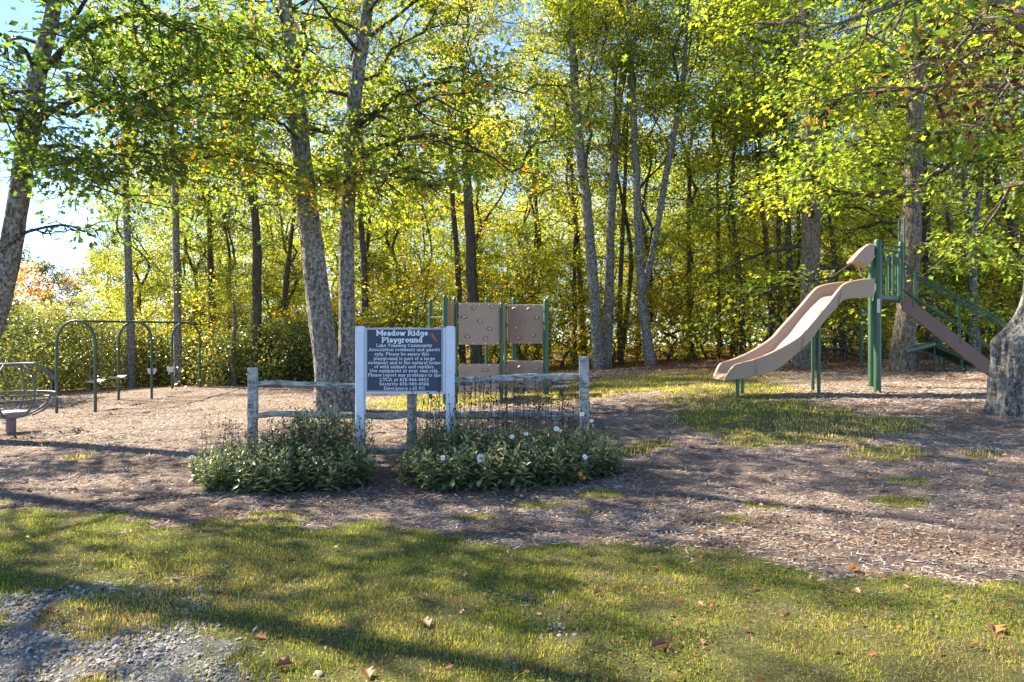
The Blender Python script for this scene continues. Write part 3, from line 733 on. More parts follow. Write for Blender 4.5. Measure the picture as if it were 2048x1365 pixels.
# slab-serif lettering drawn with strokes: each glyph on a 0..1 x-height-4 grid (units: cap height 7, x height 5)
GLY = {
 'M': (8, [(1, 0, 1, 7), (1, 7, 4, 2), (4, 2, 7, 7), (7, 7, 7, 0)], [(1, 0), (7, 0), (.6, 7), (7.4, 7)]),
 'R': (6.6, [(1.3, 0, 1.3, 7), (1.3, 6.6, 3.6, 6.6), (3.6, 6.6, 4.9, 5.8), (4.9, 5.8, 4.9, 4.4), (4.9, 4.4, 3.6, 3.5), (3.6, 3.5, 1.3, 3.5), (3.4, 3.4, 5.6, 0)], [(1.3, 0), (1, 7), (5.8, 0)]),
 'P': (6.2, [(1.3, 0, 1.3, 7), (1.3, 6.6, 3.8, 6.6), (3.8, 6.6, 5.2, 5.8), (5.2, 5.8, 5.2, 4.2), (5.2, 4.2, 3.8, 3.3), (3.8, 3.3, 1.3, 3.3)], [(1.3, 0), (1, 7)]),
 'L': (5.6, [(1.3, 0, 1.3, 7), (1, .35, 4.8, .35), (4.8, .35, 4.9, 1.8)], [(1.3, 7)]),
 'T': (6, [(3, 0, 3, 7), (.6, 6.6, 5.4, 6.6), (.6, 6.6, .5, 5.4), (5.4, 6.6, 5.5, 5.4)], [(3, 0)]),
 'C': (6.4, [(5.2, 5.2, 4.4, 6.5), (4.4, 6.5, 2.6, 6.6), (2.6, 6.6, 1.1, 5.0), (1.1, 5.0, 1.1, 2.0), (1.1, 2.0, 2.6, .4), (2.6, .4, 4.4, .5), (4.4, .5, 5.4, 1.8)], []),
 'A': (6.8, [(.9, 0, 3.3, 7), (3.3, 7, 5.9, 0), (1.8, 2.4, 4.9, 2.4)], [(.9, 0), (5.9, 0)]),
 'U': (6.8, [(1.3, 7, 1.3, 2), (1.3, 2, 2.4, .4), (2.4, .4, 4.2, .4), (4.2, .4, 5.3, 2), (5.3, 2, 5.3, 7)], [(1.3, 7), (5.3, 7)]),
 'S': (5.4, [(4.4, 5.4, 3.6, 6.6), (3.6, 6.6, 1.8, 6.6), (1.8, 6.6, 1, 5.3), (1, 5.3, 1.6, 4.2), (1.6, 4.2, 3.6, 3.2), (3.6, 3.2, 4.5, 1.9), (4.5, 1.9, 3.6, .4), (3.6, .4, 1.8, .4), (1.8, .4, .9, 1.7)], []),
 'E': (5.6, [(1.3, 0, 1.3, 7), (1.3, 6.6, 4.6, 6.6), (1.3, 3.5, 3.9, 3.5), (1.3, .35, 4.8, .35), (4.6, 6.6, 4.7, 5.4), (4.8, .35, 4.9, 1.6)], []),
 'a': (5, [(1.1, 4.2, 2.4, 4.7), (2.4, 4.7, 3.6, 4.0), (3.6, 4.0, 3.6, .4), (3.6, .4, 4.4, .3), (3.6, 2.8, 1.9, 2.6), (1.9, 2.6, 1, 1.5), (1, 1.5, 1.8, .35), (1.8, .35, 3.6, 1.0)], []),
 'b': (5.2, [(1.3, 0, 1.3, 7), (1.3, 4, 2.8, 4.7), (2.8, 4.7, 4.2, 3.6), (4.2, 3.6, 4.2, 1.4), (4.2, 1.4, 2.8, .3), (2.8, .3, 1.3, .8)], [(.9, 7)]),
 'c': (4.6, [(3.7, 3.8, 2.6, 4.7), (2.6, 4.7, 1.1, 3.5), (1.1, 3.5, 1.1, 1.5), (1.1, 1.5, 2.4, .3), (2.4, .3, 3.8, 1.1)], []),
 'd': (5.4, [(4, 0, 4, 7), (4, 4, 2.5, 4.7), (2.5, 4.7, 1.1, 3.6), (1.1, 3.6, 1.1, 1.4), (1.1, 1.4, 2.5, .3), (2.5, .3, 4, .9)], [(3.6, 7), (4.3, 0)]),
 'e': (4.8, [(1.1, 2.6, 3.8, 2.6), (3.8, 2.6, 3.7, 3.8), (3.7, 3.8, 2.5, 4.7), (2.5, 4.7, 1.1, 3.6), (1.1, 3.6, 1.1, 1.4), (1.1, 1.4, 2.5, .3), (2.5, .3, 3.9, 1.1)], []),
 'f': (3.6, [(1.5, 0, 1.5, 5.8), (1.5, 5.8, 2.4, 6.8), (2.4, 6.8, 3.4, 6.4), (.6, 4.6, 2.8, 4.6)], [(1.5, 0)]),
 'g': (5.2, [(4, 4.7, 4, -.8), (4, 4, 2.5, 4.7), (2.5, 4.7, 1.1, 3.6), (1.1, 3.6, 1.1, 1.6), (1.1, 1.6, 2.5, .6), (2.5, .6, 4, 1.2), (4, -.8, 2.8, -1.8), (2.8, -1.8, 1.1, -1.3)], []),
 'h': (5.4, [(1.3, 0, 1.3, 7), (1.3, 4, 2.8, 4.7), (2.8, 4.7, 4, 3.8), (4, 3.8, 4, 0)], [(.9, 7), (1.3, 0), (4, 0)]),
 'i': (2.8, [(1.4, 0, 1.4, 4.7), (1.4, 6.0, 1.4, 6.7)], [(1.1, 4.7), (1.4, 0)]),
 'k': (5.2, [(1.3, 0, 1.3, 7), (1.3, 2, 3.8, 4.5), (2.2, 2.9, 4.1, 0)], [(.9, 7), (1.3, 0), (4.2, 0)]),
 'l': (2.8, [(1.4, 0, 1.4, 7)], [(1.0, 7), (1.4, 0)]),
 'm': (7.8, [(1.3, 0, 1.3, 4.7), (1.3, 4, 2.6, 4.7), (2.6, 4.7, 3.8, 3.8), (3.8, 3.8, 3.8, 0), (3.8, 4, 5.1, 4.7), (5.1, 4.7, 6.3, 3.8), (6.3, 3.8, 6.3, 0)], [(1, 4.7), (1.3, 0), (3.8, 0), (6.3, 0)]),
 'n': (5.4, [(1.3, 0, 1.3, 4.7), (1.3, 4, 2.8, 4.7), (2.8, 4.7, 4, 3.8), (4, 3.8, 4, 0)], [(1, 4.7), (1.3, 0), (4, 0)]),
 'o': (5, [(2.5, 4.7, 1.1, 3.5), (1.1, 3.5, 1.1, 1.5), (1.1, 1.5, 2.5, .3), (2.5, .3, 3.9, 1.5), (3.9, 1.5, 3.9, 3.5), (3.9, 3.5, 2.5, 4.7)], []),
 'p': (5.4, [(1.3, -2, 1.3, 4.7), (1.3, 4, 2.8, 4.7), (2.8, 4.7, 4.2, 3.6), (4.2, 3.6, 4.2, 1.4), (4.2, 1.4, 2.8, .3), (2.8, .3, 1.3, .8)], [(1, 4.7), (1.3, -2)]),
 'q': (5.4, [(4, -2, 4, 4.7), (4, 4, 2.5, 4.7), (2.5, 4.7, 1.1, 3.6), (1.1, 3.6, 1.1, 1.4), (1.1, 1.4, 2.5, .3), (2.5, .3, 4, .9)], [(4, -2)]),
 'r': (4.2, [(1.3, 0, 1.3, 4.7), (1.3, 3.8, 2.4, 4.6), (2.4, 4.6, 3.6, 4.3)], [(1, 4.7), (1.3, 0)]),
 's': (4.2, [(3.4, 3.9, 2.6, 4.7), (2.6, 4.7, 1.4, 4.5), (1.4, 4.5, 1.1, 3.6), (1.1, 3.6, 3.2, 2.0), (3.2, 2.0, 3.2, .9), (3.2, .9, 2.2, .3), (2.2, .3, 1, .9)], []),
 't': (3.6, [(1.6, 6.2, 1.6, 1.0), (1.6, 1.0, 2.4, .3), (2.4, .3, 3.3, .7), (.6, 4.6, 3, 4.6)], []),
 'u': (5.4, [(1.3, 4.7, 1.3, 1.2), (1.3, 1.2, 2.4, .3), (2.4, .3, 4, 1.0), (4, 4.7, 4, 0)], [(1, 4.7), (3.7, 4.7), (4.3, 0)]),
 'w': (7, [(.9, 4.6, 2.2, .2), (2.2, .2, 3.5, 4.2), (3.5, 4.2, 4.8, .2), (4.8, .2, 6.1, 4.6)], [(.9, 4.7), (6.1, 4.7)]),
 'x': (5, [(.9, 4.6, 4.1, 0), (4.1, 4.6, .9, 0)], [(.9, 0), (4.1, 0), (.9, 4.7), (4.1, 4.7)]),
 'y': (5, [(.9, 4.6, 2.6, .4), (4.2, 4.6, 2.2, -1.4), (2.2, -1.4, 1, -1.7)], [(.9, 4.7), (4.2, 4.7)]),
 '.': (2.2, [(1.1, 0, 1.1, .8)], []), '-': (3.4, [(.6, 2.6, 2.8, 2.6)], []),
 '0': (5, [(2.5, 6.7, 1.1, 5), (1.1, 5, 1.1, 2), (1.1, 2, 2.5, .3), (2.5, .3, 3.9, 2), (3.9, 2, 3.9, 5), (3.9, 5, 2.5, 6.7)], []),
 '1': (4, [(2, 0, 2, 6.8), (2, 6.8, 1, 5.8)], [(2, 0)]),
 '2': (5, [(1, 5.2, 1.8, 6.5), (1.8, 6.5, 3.4, 6.4), (3.4, 6.4, 3.9, 5), (3.9, 5, 1.1, .4), (1.1, .4, 4, .4)], []),
 '3': (5, [(1, 6.2, 3.6, 6.5), (3.6, 6.5, 3.4, 4.6), (3.4, 4.6, 2.2, 3.7), (2.2, 3.7, 3.8, 3), (3.8, 3, 3.8, 1.4), (3.8, 1.4, 2.4, .3), (2.4, .3, 1, .8)], []),
 '4': (5, [(3.2, 0, 3.2, 6.8), (3.2, 6.8, .8, 2.2), (.8, 2.2, 4.2, 2.2)], []),
 '5': (5, [(3.8, 6.5, 1.4, 6.5), (1.4, 6.5, 1.2, 3.8), (1.2, 3.8, 3, 4.1), (3, 4.1, 3.9, 2.6), (3.9, 2.6, 3, .5), (3, .5, 1, .6)], []),
 '6': (5, [(3.6, 6.4, 1.9, 5.6), (1.9, 5.6, 1.1, 3.4), (1.1, 3.4, 1.1, 1.5), (1.1, 1.5, 2.5, .3), (2.5, .3, 3.9, 1.6), (3.9, 1.6, 3.6, 3.4), (3.6, 3.4, 2.4, 4), (2.4, 4, 1.2, 3)], []),
 '8': (5, [(2.5, 6.6, 1.3, 5.5), (1.3, 5.5, 2.5, 3.7), (2.5, 3.7, 3.7, 5.5), (3.7, 5.5, 2.5, 6.6), (2.5, 3.7, 1.1, 2), (1.1, 2, 2.5, .3), (2.5, .3, 3.9, 2), (3.9, 2, 2.5, 3.7)], []),
 '9': (5, [(1.4, .6, 3.1, 1.4), (3.1, 1.4, 3.9, 3.6), (3.9, 3.6, 3.9, 5.5), (3.9, 5.5, 2.5, 6.7), (2.5, 6.7, 1.1, 5.4), (1.1, 5.4, 1.4, 3.6), (1.4, 3.6, 2.6, 3), (2.6, 3, 3.8, 4)], []),
 ' ': (2.8, [], [])}
def text_line(txt, x0, x1, ybase, cap, wt, off=.0345):
    """lettering as raised strokes filling pixels x0..x1, baseline ybase, cap height in px"""
    adv = sum(GLY[ch][0] for ch in txt)
    kx = (x1 - x0) / adv; ky = cap / 7.0
    mb = MB(); cx = x0; q = 0
    for ch in txt:
        w, st, serif = GLY[ch]
        segs = [(a, b, c, d, wt * (1.0 if abs(c - a) < abs(d - b) else .72)) for (a, b, c, d) in st]
        segs += [(sx - 1.0, sy + (-.25 if sy > 1 else .25), sx + 1.0, sy + (-.25 if sy > 1 else .25), wt * .55) for (sx, sy) in serif]
        for (a, b, c, d, ww) in segs:
            p = np.array([cx + a * kx, ybase - b * ky]); r = np.array([cx + c * kx, ybase - d * ky])
            u = r - p; L = np.linalg.norm(u) + 1e-6; u /= L; nn = np.array([-u[1], u[0]]) * ww * ky / 2
            p = p - u * ww * ky * .22; r = r + u * ww * ky * .22
            q += 1
            o = off + .00004 * (q % 23)
            P = [sp(*(p + nn), o), sp(*(r + nn), o), sp(*(r - nn), o), sp(*(p - nn), o)]
            mb.add(P, [(0, 1, 2, 3)])
        cx += w * kx
    return lnk(mb, 'lettering', 'sign_letter', sign, False)
for t in (("Meadow Ridge", 754.5, 857.5, 671.6, 10.2, 1.75), ("Playground", 765, 846.5, 685.2, 10.2, 1.75), ("Lake Toxaway Community", 754, 865, 694.2, 6.2, 1.22),
          ("Association residents and guests", 739, 881, 702.6, 6.2, 1.22), ("only. Please be aware this", 750, 860, 711.4, 6.2, 1.22),
          ("playground is part of a large", 749, 871, 720.3, 6.2, 1.22), ("easement and is the natural home", 737.5, 882.5, 728.6, 6.2, 1.22),
          ("of wild animals and reptiles.", 750, 870.5, 736.7, 6.2, 1.22), ("Use equipment at your own risk.", 741, 879, 744.8, 6.2, 1.22),
          ("Please report any problems to the", 737.5, 882.5, 753.4, 6.2, 1.22), ("LTCA at 828-966-9453", 761, 858.5, 762.6, 6.4, 1.22),
          ("Security 828-989-0508", 760, 859.5, 771.0, 6.2, 1.22), ("Emergency call 911", 769, 851.5, 779.5, 6.2, 1.22)):
    text_line(*t)
# the little red bird painted beside the title
BO = [(862.0, 668.5), (863.2, 667.2), (865.2, 667.8), (867.0, 667.0), (867.5, 669.2), (870.2, 672.5), (872.2, 676.5), (874.8, 682.2), (874.0, 684.0), (871.6, 680.6), (869.0, 678.4), (866.0, 675.6), (864.2, 672.0), (863.6, 669.8)]
mb = MB(); mb.add([sp(x, y, .0345) for x, y in BO] + [sp(x, y, .0375) for x, y in BO], [tuple(range(14)), tuple(range(14, 28))] + [(i, (i + 1) % 14, 14 + (i + 1) % 14, 14 + i) for i in range(14)])
bird = lnk(mb, 'bird_emblem', 'sign_red', sign, False)
BK = [(863.6, 669.6), (867.6, 670.4), (869.5, 673.4), (868.4, 675.2), (866.0, 672.6)]
mb = MB(); mb.add([sp(x, y, .0376) for x, y in [(863, 668.6), (864.6, 668.9), (864.2, 670.3), (863.0, 670.0)]], [(0, 1, 2, 3)])
mb.add([sp(x, y, .0376) for x, y in [(866.5, 670.6), (867.6, 670.6), (870.4, 675.5), (869.6, 676.2)]], [(0, 1, 2, 3)])
lnk(mb, 'bird_markings', 'sign_black', sign, False)
# knob on the right post
kp = mid + sax * (SWID / 2 - pw - .004) ; 

# ------------------------------------------------------------------ climbing wall
gzc = lambda x, y: h1(x, y)
wc = ground(1000, 798)
wall = empty('climbing_wall', (at(1000, 700, 16.2)[0], 16.3, h1(-.2, 16.3)), 'tan panel climbing wall on green posts behind the sign', 'play structure')
def post(par, px, d, ytop, r, name='post', m='green_metal', dome=True, ztop=None):
    p = at(px, ytop, d); z0 = gzc(p[0], p[1]) - .12; zt = p[2] if ztop is None else ztop
    prof = [(z0, r), (zt - r * .9, r), (zt - r * .35, r * .82), (zt, r * .3)] if dome else [(z0, r), (zt, r)]
    mb = MB(); mb.tube([(p[0], p[1], z) for z, _ in prof], [q for _, q in prof], 14)
    return lnk(mb, name, m, par), np.array([p[0], p[1], zt])
for (px, d, yt, r) in ((890, 15.5, 590, .055), (912, 15.9, 606, .042), (1003, 15.9, 606, .040), (1011, 16.9, 609, .040), (1092, 16.4, 598, .066),
                       (909, 17.3, 596, .045), (973, 17.4, 596, .042), (1028, 17.6, 595, .055), (861, 17.2, 599, .05)):
    post(wall, px, d, yt, r)
def quad_panel(par, A, B, zt, zb, th, name, m):
    A = np.array(A, float); B = np.array(B, float)
    ax = np.array([B[0] - A[0], B[1] - A[1], 0]); w = np.linalg.norm(ax)
    c = [(A[0] + B[0]) / 2, (A[1] + B[1]) / 2, (zt + zb) / 2]
    mb = MB(); mb.box(c, (w, th, zt - zb), ax, bev=.006)
    return lnk(mb, name, m, par, False), ax / w, np.array(c), w
def holds(par, ax, c, A, d, pts):
    ay = np.array([-ax[1], ax[0], 0])
    for i, (px, py) in enumerate(pts):
        p = at(px, py, d); t = (p - np.array([A[0], A[1], 0]))[:2] @ ax[:2]
        q = np.array([A[0] + ax[0] * t, A[1] + ax[1] * t, p[2]]) - ay * .02
        rs2 = np.random.default_rng(int(px * 7 + py)); K = 12; V = []; 
        rx = .058 * rs2.uniform(.8, 1.25); rz = .042 * rs2.uniform(.8, 1.2)
        for (s, o) in ((1.0, 0), (.95, .022), (.62, .045), (.2, .05)):
            for j in range(K):
                a = 2 * math.pi * j / K; w = 1 + .18 * math.sin(2 * a + i) + .12 * math.sin(3 * a + i * 2)
                V.append(q + ax * math.cos(a) * rx * s * w + np.array([0, 0, 1]) * (math.sin(a) * rz * s * w - (o * .25)) - ay * o)
        F = [(r_ * K + j, r_ * K + (j + 1) % K, (r_ + 1) * K + (j + 1) % K, (r_ + 1) * K + j) for r_ in range(3) for j in range(K)] + [tuple(3 * K + j for j in range(K))]
        h = lnk(MB().add(V, F), 'climbing_hold', 'hold', par)
        mb = MB(); mb.tube([q - ay * .04, q - ay * .058], .011, 8); b = mb.build('bolt', M['bolt'], par, loc=par.location); 
def bolts(par, A, B, z, ax, n, px0, px1):
    ay = np.array([-ax[1], ax[0], 0])
    for t in np.linspace(px0, px1, n):
        p = np.array([A[0] + (B[0] - A[0]) * t, A[1] + (B[1] - A[1]) * t, z]) - ay * .014
        mb = MB(); mb.tube([p, p - ay * .02], .012, 8); mb.build('bolt', M['bolt'], par, loc=par.location)
for (x0, x1, d0, d1, yt, yb, hp) in (
        (917, 1000, 15.9, 15.95, 606, 690, [(948, 616), (984, 614), (928, 634), (960, 643), (979, 658), (935, 673), (971, 677)]),
        (1014.5, 1088, 16.8, 16.5, 609.5, 688, [(1026, 617), (1059, 618), (1077, 636), (1048, 643), (1032, 657), (1038, 676), (1070, 671)]),
        (917, 1000, 15.9, 15.95, 728, 784, [(932, 746), (970, 740), (947, 771)]),
        (1014.5, 1088, 16.8, 16.5, 721.5, 776, [(1039, 734), (1076, 738), (1050, 765)])):
    A = at(x0, 0, d0); B = at(x1, 0, d1); dm_ = (d0 + d1) / 2
    zt = EYE - (yt - 682.5) / FPX * dm_; zb = EYE - (yb - 682.5) / FPX * dm_
    o, ax, c, w = quad_panel(wall, A, B, zt, zb, .028, 'wall_panel', 'tan_panel')
    holds(wall, ax, c, A, dm_, hp)
    bolts(wall, A, B, zt - .035, ax, 5, .04, .96); bolts(wall, A, B, zb + .035, ax, 4, .05, .95)
    for t in (.02, .98):
        mb = MB(); p = np.array([A[0] + (B[0] - A[0]) * t, A[1] + (B[1] - A[1]) * t, 0])
        for z in (zt - .06, (zt + zb) / 2, zb + .06): mb.box((p[0] + (.03 if t > .5 else -.03), p[1], z), (.07, .03, .03), ax)
        lnk(mb, 'bracket', 'green_metal', wall, False)
for (x0, d0, x1, d1, yt, yb) in ((894, 15.6, 910, 17.1, 605, 700), (1004.5, 16.0, 1010.5, 16.8, 608, 688), (1004.5, 16.0, 1010.5, 16.8, 724, 780)):
    A = at(x0, 0, d0); B = at(x1, 0, d1); dm_ = (d0 + d1) / 2
    quad_panel(wall, A, B, EYE - (yt - 682.5) / FPX * dm_, EYE - (yb - 682.5) / FPX * dm_, .028, 'side_panel', 'tan_panel')
for (y_) in (635, 690, 745):
    mb = MB(); mb.tube([at(861, y_, 17.2), at(890, y_, 15.5)], .018, 8); lnk(mb, 'rung', 'dull_green', wall)
mb = MB(); mb.tube([at(909, 612, 17.3), at(1028, 612, 17.6)], .02, 8); lnk(mb, 'cross_bar', 'green_metal', wall)
# stepping pods right of the wall
for (px, py, d, r, hgt, lab) in ((1122, 795, 16.3, .24, .16, 'low round grey stepping pod on the mulch right of the climbing wall'), (1105, 772, 19.5, .22, .22, 'small dark stepping pod just behind the right green post'),
                                 (1048, 782, 18.2, .18, .2, 'small stepping pod seen under the right climbing panel')):
    p = at(px, 0, d); z = gzc(p[0], p[1])
    e = empty('stepping_pod', (p[0], p[1], z), lab, 'stepping stone', 'stepping pods around the climbing wall')
    mb = MB(); mb.tube([(p[0], p[1], z - .05), (p[0], p[1], z + hgt)], .05, 10); lnk(mb, 'stem', 'dull_green', e)
    mb = MB(); mb.tube([(p[0], p[1], z + hgt), (p[0], p[1], z + hgt + .02), (p[0], p[1], z + hgt + .045)], [r * .9, r, r * .9], 20); lnk(mb, 'tread', 'grey_disc', e)

# ------------------------------------------------------------------ slide tower
TA = at(1755, 0, 13.0); TB = at(1743, 0, 14.0); TD = at(1802, 0, 13.55); TC = at(1797, 0, 14.5)
deckz = EYE - (590 - 682.5) / FPX * 13.0; topz = EYE - (478 - 682.5) / FPX * 13.0; railz_ = EYE - (487 - 682.5) / FPX * 13.0
gA = h1(TA[0], TA[1])
tower = empty('slide_tower', (TA[0], TA[1], gA), 'green play tower with tan slide on its left and brown climbing ramp on its right', 'playground slide')
def vpost(P, z0, z1, r, name='post', m='green_metal', par=None):
    par = par or tower
    mb = MB(); mb.tube([(P[0], P[1], z0), (P[0], P[1], z1 - r * .9), (P[0], P[1], z1 - r * .35), (P[0], P[1], z1)], [r, r, r * .82, r * .3], 16)
    return lnk(mb, name, m, par)
vpost(TA, gA - .15, topz, .066)
vpost(TB, h1(TB[0], TB[1]) - .15, topz - .12, .064)
vpost(TD, deckz - .08, railz_ + .12, .045); vpost(TC, deckz - .08, railz_ + .1, .045)
mb = MB()                                              # deck slab
DP = [TA, TD, TC, TB]
mb.add([(p[0], p[1], deckz) for p in DP] + [(p[0], p[1], deckz - .07) for p in DP], [(0, 1, 2, 3), (7, 6, 5, 4)] + [(i, i + 4, (i + 1) % 4 + 4, (i + 1) % 4) for i in range(4)])
lnk(mb, 'deck', 'dull_green', tower, False)
def guard(A, B, nb, z0, z1, name):
    mb = MB(); mb.tube([(A[0], A[1], z1), (B[0], B[1], z1)], .02, 8); mb.tube([(A[0], A[1], z1 - .10), (B[0], B[1], z1 - .10)], .016, 8); lnk(mb, 'top_rail', 'green_metal', tower)
    for t in np.linspace(.12, .9, nb):
        p = A + (B - A) * t; mb = MB(); mb.tube([(p[0], p[1], z0), (p[0], p[1], z1 - .1)], .021, 8); lnk(mb, 'baluster', 'green_metal', tower)
guard(TA, TD, 4, deckz, railz_, 'a'); guard(TB, TC, 4, deckz, railz_, 'b')
for px in (1798, 1808):                                # tall grab bars at the ladder side
    d = 14.2 if px == 1798 else 13.6
    p = at(px, 0, d); zt = EYE - (440 - 682.5) / FPX * d
    q = p + np.array([.10, .12, 0])
    mb = MB(); mb.tube([(p[0], p[1], deckz - .05), (p[0], p[1], zt)], .02, 8); lnk(mb, 'grab_bar', 'green_metal', tower)
mb = MB(); a = at(1798, 441, 14.2); b = at(1808, 441, 13.6); mb.tube([a, (a + b) / 2 + [0, 0, .04], b], .02, 8); lnk(mb, 'grab_bar', 'green_metal', tower)
# sticker on the front post
c = at(1757, 612, 12.93); mb = MB(); mb.box(c, (.052, .006, .26), (1, 0, 0)); stk = lnk(mb, 'sticker', 'sticker', tower, False)
mb = MB()
for k in range(6): mb.box(c + [0, -.0035, .10 - k * .04], (.040, .001, .012), (1, 0, 0))
lnk(mb, 'sticker_print', 'seat_grey', tower, False)
# slide chute
rim = [(1748, 557), (1720, 559), (1693, 565), (1678, 576), (1653, 608), (1621, 646), (1596, 673), (1564, 693), (1536, 707), (1505, 719), (1482, 725), (1466, 731), (1451, 752)]
low = [(1748, 594), (1720, 596), (1690, 599), (1672, 616), (1647, 645), (1618, 684), (1590, 710), (1560, 735), (1534, 747), (1508, 753), (1490, 757), (1470, 759), (1449, 761)]
def on_slide(px, py):
    k = (px - 1024) / FPX                             # near face of the slide: y = 12.95 + .12*(x-7)
    d = (12.95 - .84) / (1 - .12 * k); return at(px, py, d)
RM = spline([on_slide(*p) for p in rim], 60); LW = spline([on_slide(*p) for p in low], 60)
wv = np.array([-.24, .62, 0.])
NS = len(RM); sec = []
for i in range(NS):
    h = RM[i][2] - LW[i][2]
    t = i / (NS - 1); fl = 1.0
    e = min(1.0, (1 - t) * 12)
    S = []
    r = RM[i]; l = LW[i]
    wx = float(np.interp(t, [0, .2, .45, .7, 1], [-.08, -.20, -.26, -.16, -.03]))
    def P(u, hz): return r * hz + l * (1 - hz) + np.array([wx, .62, 0]) * u
    bed = .34 if h > .12 else .5
    S = [P(-.01, .0), P(-.03, .55), P(-.055, .86), P(-.06, .96), P(-.03, 1.0), P(.02, .99), P(.055, .92), P(.075, .7), P(.12, bed), P(.22, bed - .10), P(.5, bed - .14), P(.78, bed - .10),
         P(.88, bed), P(.925, .7), P(.945, .92), P(.98, .99), P(1.03, 1.0), P(1.06, .96), P(1.055, .86), P(1.03, .55), P(1.01, 0)]
    sec.append(S)
K = len(sec[0]); V = np.array(sec).reshape(-1, 3)
F = [(i * K + j, i * K + (j + 1) % K, (i + 1) * K + (j + 1) % K, (i + 1) * K + j) for i in range(NS - 1) for j in range(K)] + [tuple(range(K))[::-1], tuple((NS - 1) * K + j for j in range(K))]
lnk(MB().add(V, F), 'chute', 'tan_plastic', tower, auto=50)
for i in (13, 27, 43):                                  # moulded joint ribs on the outer wall
    mb = MB()
    for dlt in (0, .022):
        dd = (RM[i + 1] - RM[i]); dd /= np.linalg.norm(dd)
        a = RM[i] + dd * dlt * 2; b = LW[i] + dd * dlt * 2
        mb.tube([b + [0, -.012, 0], (a + b) / 2 - [0, .024, 0], a + [0, -.034, 0]], .008, 6)
    lnk(mb, 'joint_rib', 'tan_plastic', tower)
for (px, yt, yb, dd) in ((1640, 655, 785, 0), (1628, 665, 765, .62), (1477, 757, 792, 0), (1486, 757, 769, .62)):
    p = on_slide(px, 0) if dd == 0 else on_slide(px, 0) * (13.05 + dd) / 13.05
    pt = on_slide(px, yt)
    z0 = h1(p[0], p[1]) - .1
    mb = MB(); mb.tube([(p[0], p[1] + .05, z0), (p[0], p[1] + .05, pt[2] + .03)], .033, 10); lnk(mb, 'slide_leg', 'green_metal', tower)
# hood over the slide entrance
prof = [(1746, 489), (1736, 488), (1726, 495), (1714, 507), (1702, 521), (1703, 524), (1712, 524), (1722, 527), (1734, 533), (1741, 524), (1747, 516)]
V = []; U = np.array([.12, .50, 0])
for k, (t, sc) in enumerate(((0, .93), (.06, 1), (.5, 1.06), (.94, 1), (1, .93))):
    cen = on_slide(1732, 508)
    for p in prof:
        q = on_slide(*p); q = cen + (q - cen) * sc; V.append(q + U * t - [0, .06, 0])
n = len(prof); F = [(i * n + j, i * n + (j + 1) % n, (i + 1) * n + (j + 1) % n, (i + 1) * n + j) for i in range(4) for j in range(n)] + [tuple(range(n))[::-1], tuple(4 * n + j for j in range(n))]
lnk(MB().add(V, F), 'hood', 'tan_plastic', tower, auto=50)
mb = MB(); mb.tube([at(1746, 497, 12.98), at(1752, 497, 12.98)], .03, 8); mb.tube([at(1743, 513, 12.98), at(1752, 513, 12.98)], .03, 8); lnk(mb, 'clamp', 'grey_metal', tower)
# climbing ramp: two stringers, treads, two handrails a side
ra = np.array([TD[0] + .03, TD[1], deckz - .04]); rb = at(2010, 742, 13.9); rb[2] = h1(rb[0], rb[1]) + .12
rdv = rb - ra; side = np.array([.40, .66, 0])
for s, nm in ((0, 'stringer'), (1, 'stringer')):
    o = side * s
    up = np.array([0, 0, .32])
    mb = MB(); A = ra + o; B = rb + o; th = np.array([.0, .035, 0])
    mb.add([A + up * .35, B + up * .35, B - up * .65, A - up * .65, A + up * .35 + th, B + up * .35 + th, B - up * .65 + th, A - up * .65 + th],
           [(0, 1, 2, 3), (7, 6, 5, 4), (0, 4, 5, 1), (1, 5, 6, 2), (2, 6, 7, 3), (3, 7, 4, 0)])
    lnk(mb, nm, 'brown_plank', tower, False)
rl = np.linalg.norm(rdv)
for t in np.linspace(.04, .96, 10):
    c = ra + rdv * t + side / 2 + [0, .02, -.05]
    mb = MB(); mb.box(c, (rl / 10 * .9, np.linalg.norm(side) - .06, .035), rdv, ay=side, bev=.006); lnk(mb, 'tread', 'brown_plank', tower, False)
for s in (0, 1):
    o = side * s
    hi = [at(1810, 527, 13.5) + o, at(1850, 556, 13.62) + o, at(1940, 605, 13.8) + o, at(2004, 643, 13.9) + o, at(2030, 690, 13.92) + o]
    lo = [at(1806, 578, 13.5) + o, at(1830, 596, 13.55) + o, at(1900, 640, 13.7) + o, at(1985, 700, 13.9) + o]
    lo2 = [p - [0, 0, .10] for p in hi[:4]]
    for P in (hi, lo, lo2):
        mb = MB(); mb.tube(spline(P, 16), .018 if P is not lo2 else .013, 8); lnk(mb, 'handrail', 'green_metal', tower)
    for t in (.1, .55):
        a = hi[0] + (hi[3] - hi[0]) * t; b = ra + o + rdv * t * 1.02
        mb = MB(); mb.tube([a, b], .015, 6); lnk(mb, 'handrail_strut', 'green_metal', tower)
# dull green bar frame behind the tower
e0 = at(1722, 0, 20.0); e1 = at(1881, 0, 19.0)
bars = empty('exercise_bars', (e0[0], e0[1], h1(e0[0], e0[1])), 'low green bar frame behind the slide tower near the woods', 'bar frame')
for p, yt, d in ((e0, 618, 20.0), (e1, 610, 19.0)):
    z1 = EYE - (yt - 682.5) / FPX * d
    mb = MB(); mb.tube([(p[0], p[1], h1(p[0], p[1]) - .1), (p[0], p[1], z1)], .05, 10); lnk(mb, 'post', 'dull_green', bars)
for ya, yb in ((632, 631), (704, 706)):
    mb = MB(); mb.tube([at(1722, ya, 20.0), at(1881, yb, 19.0)], .022, 8); lnk(mb, 'bar', 'dull_green', bars)
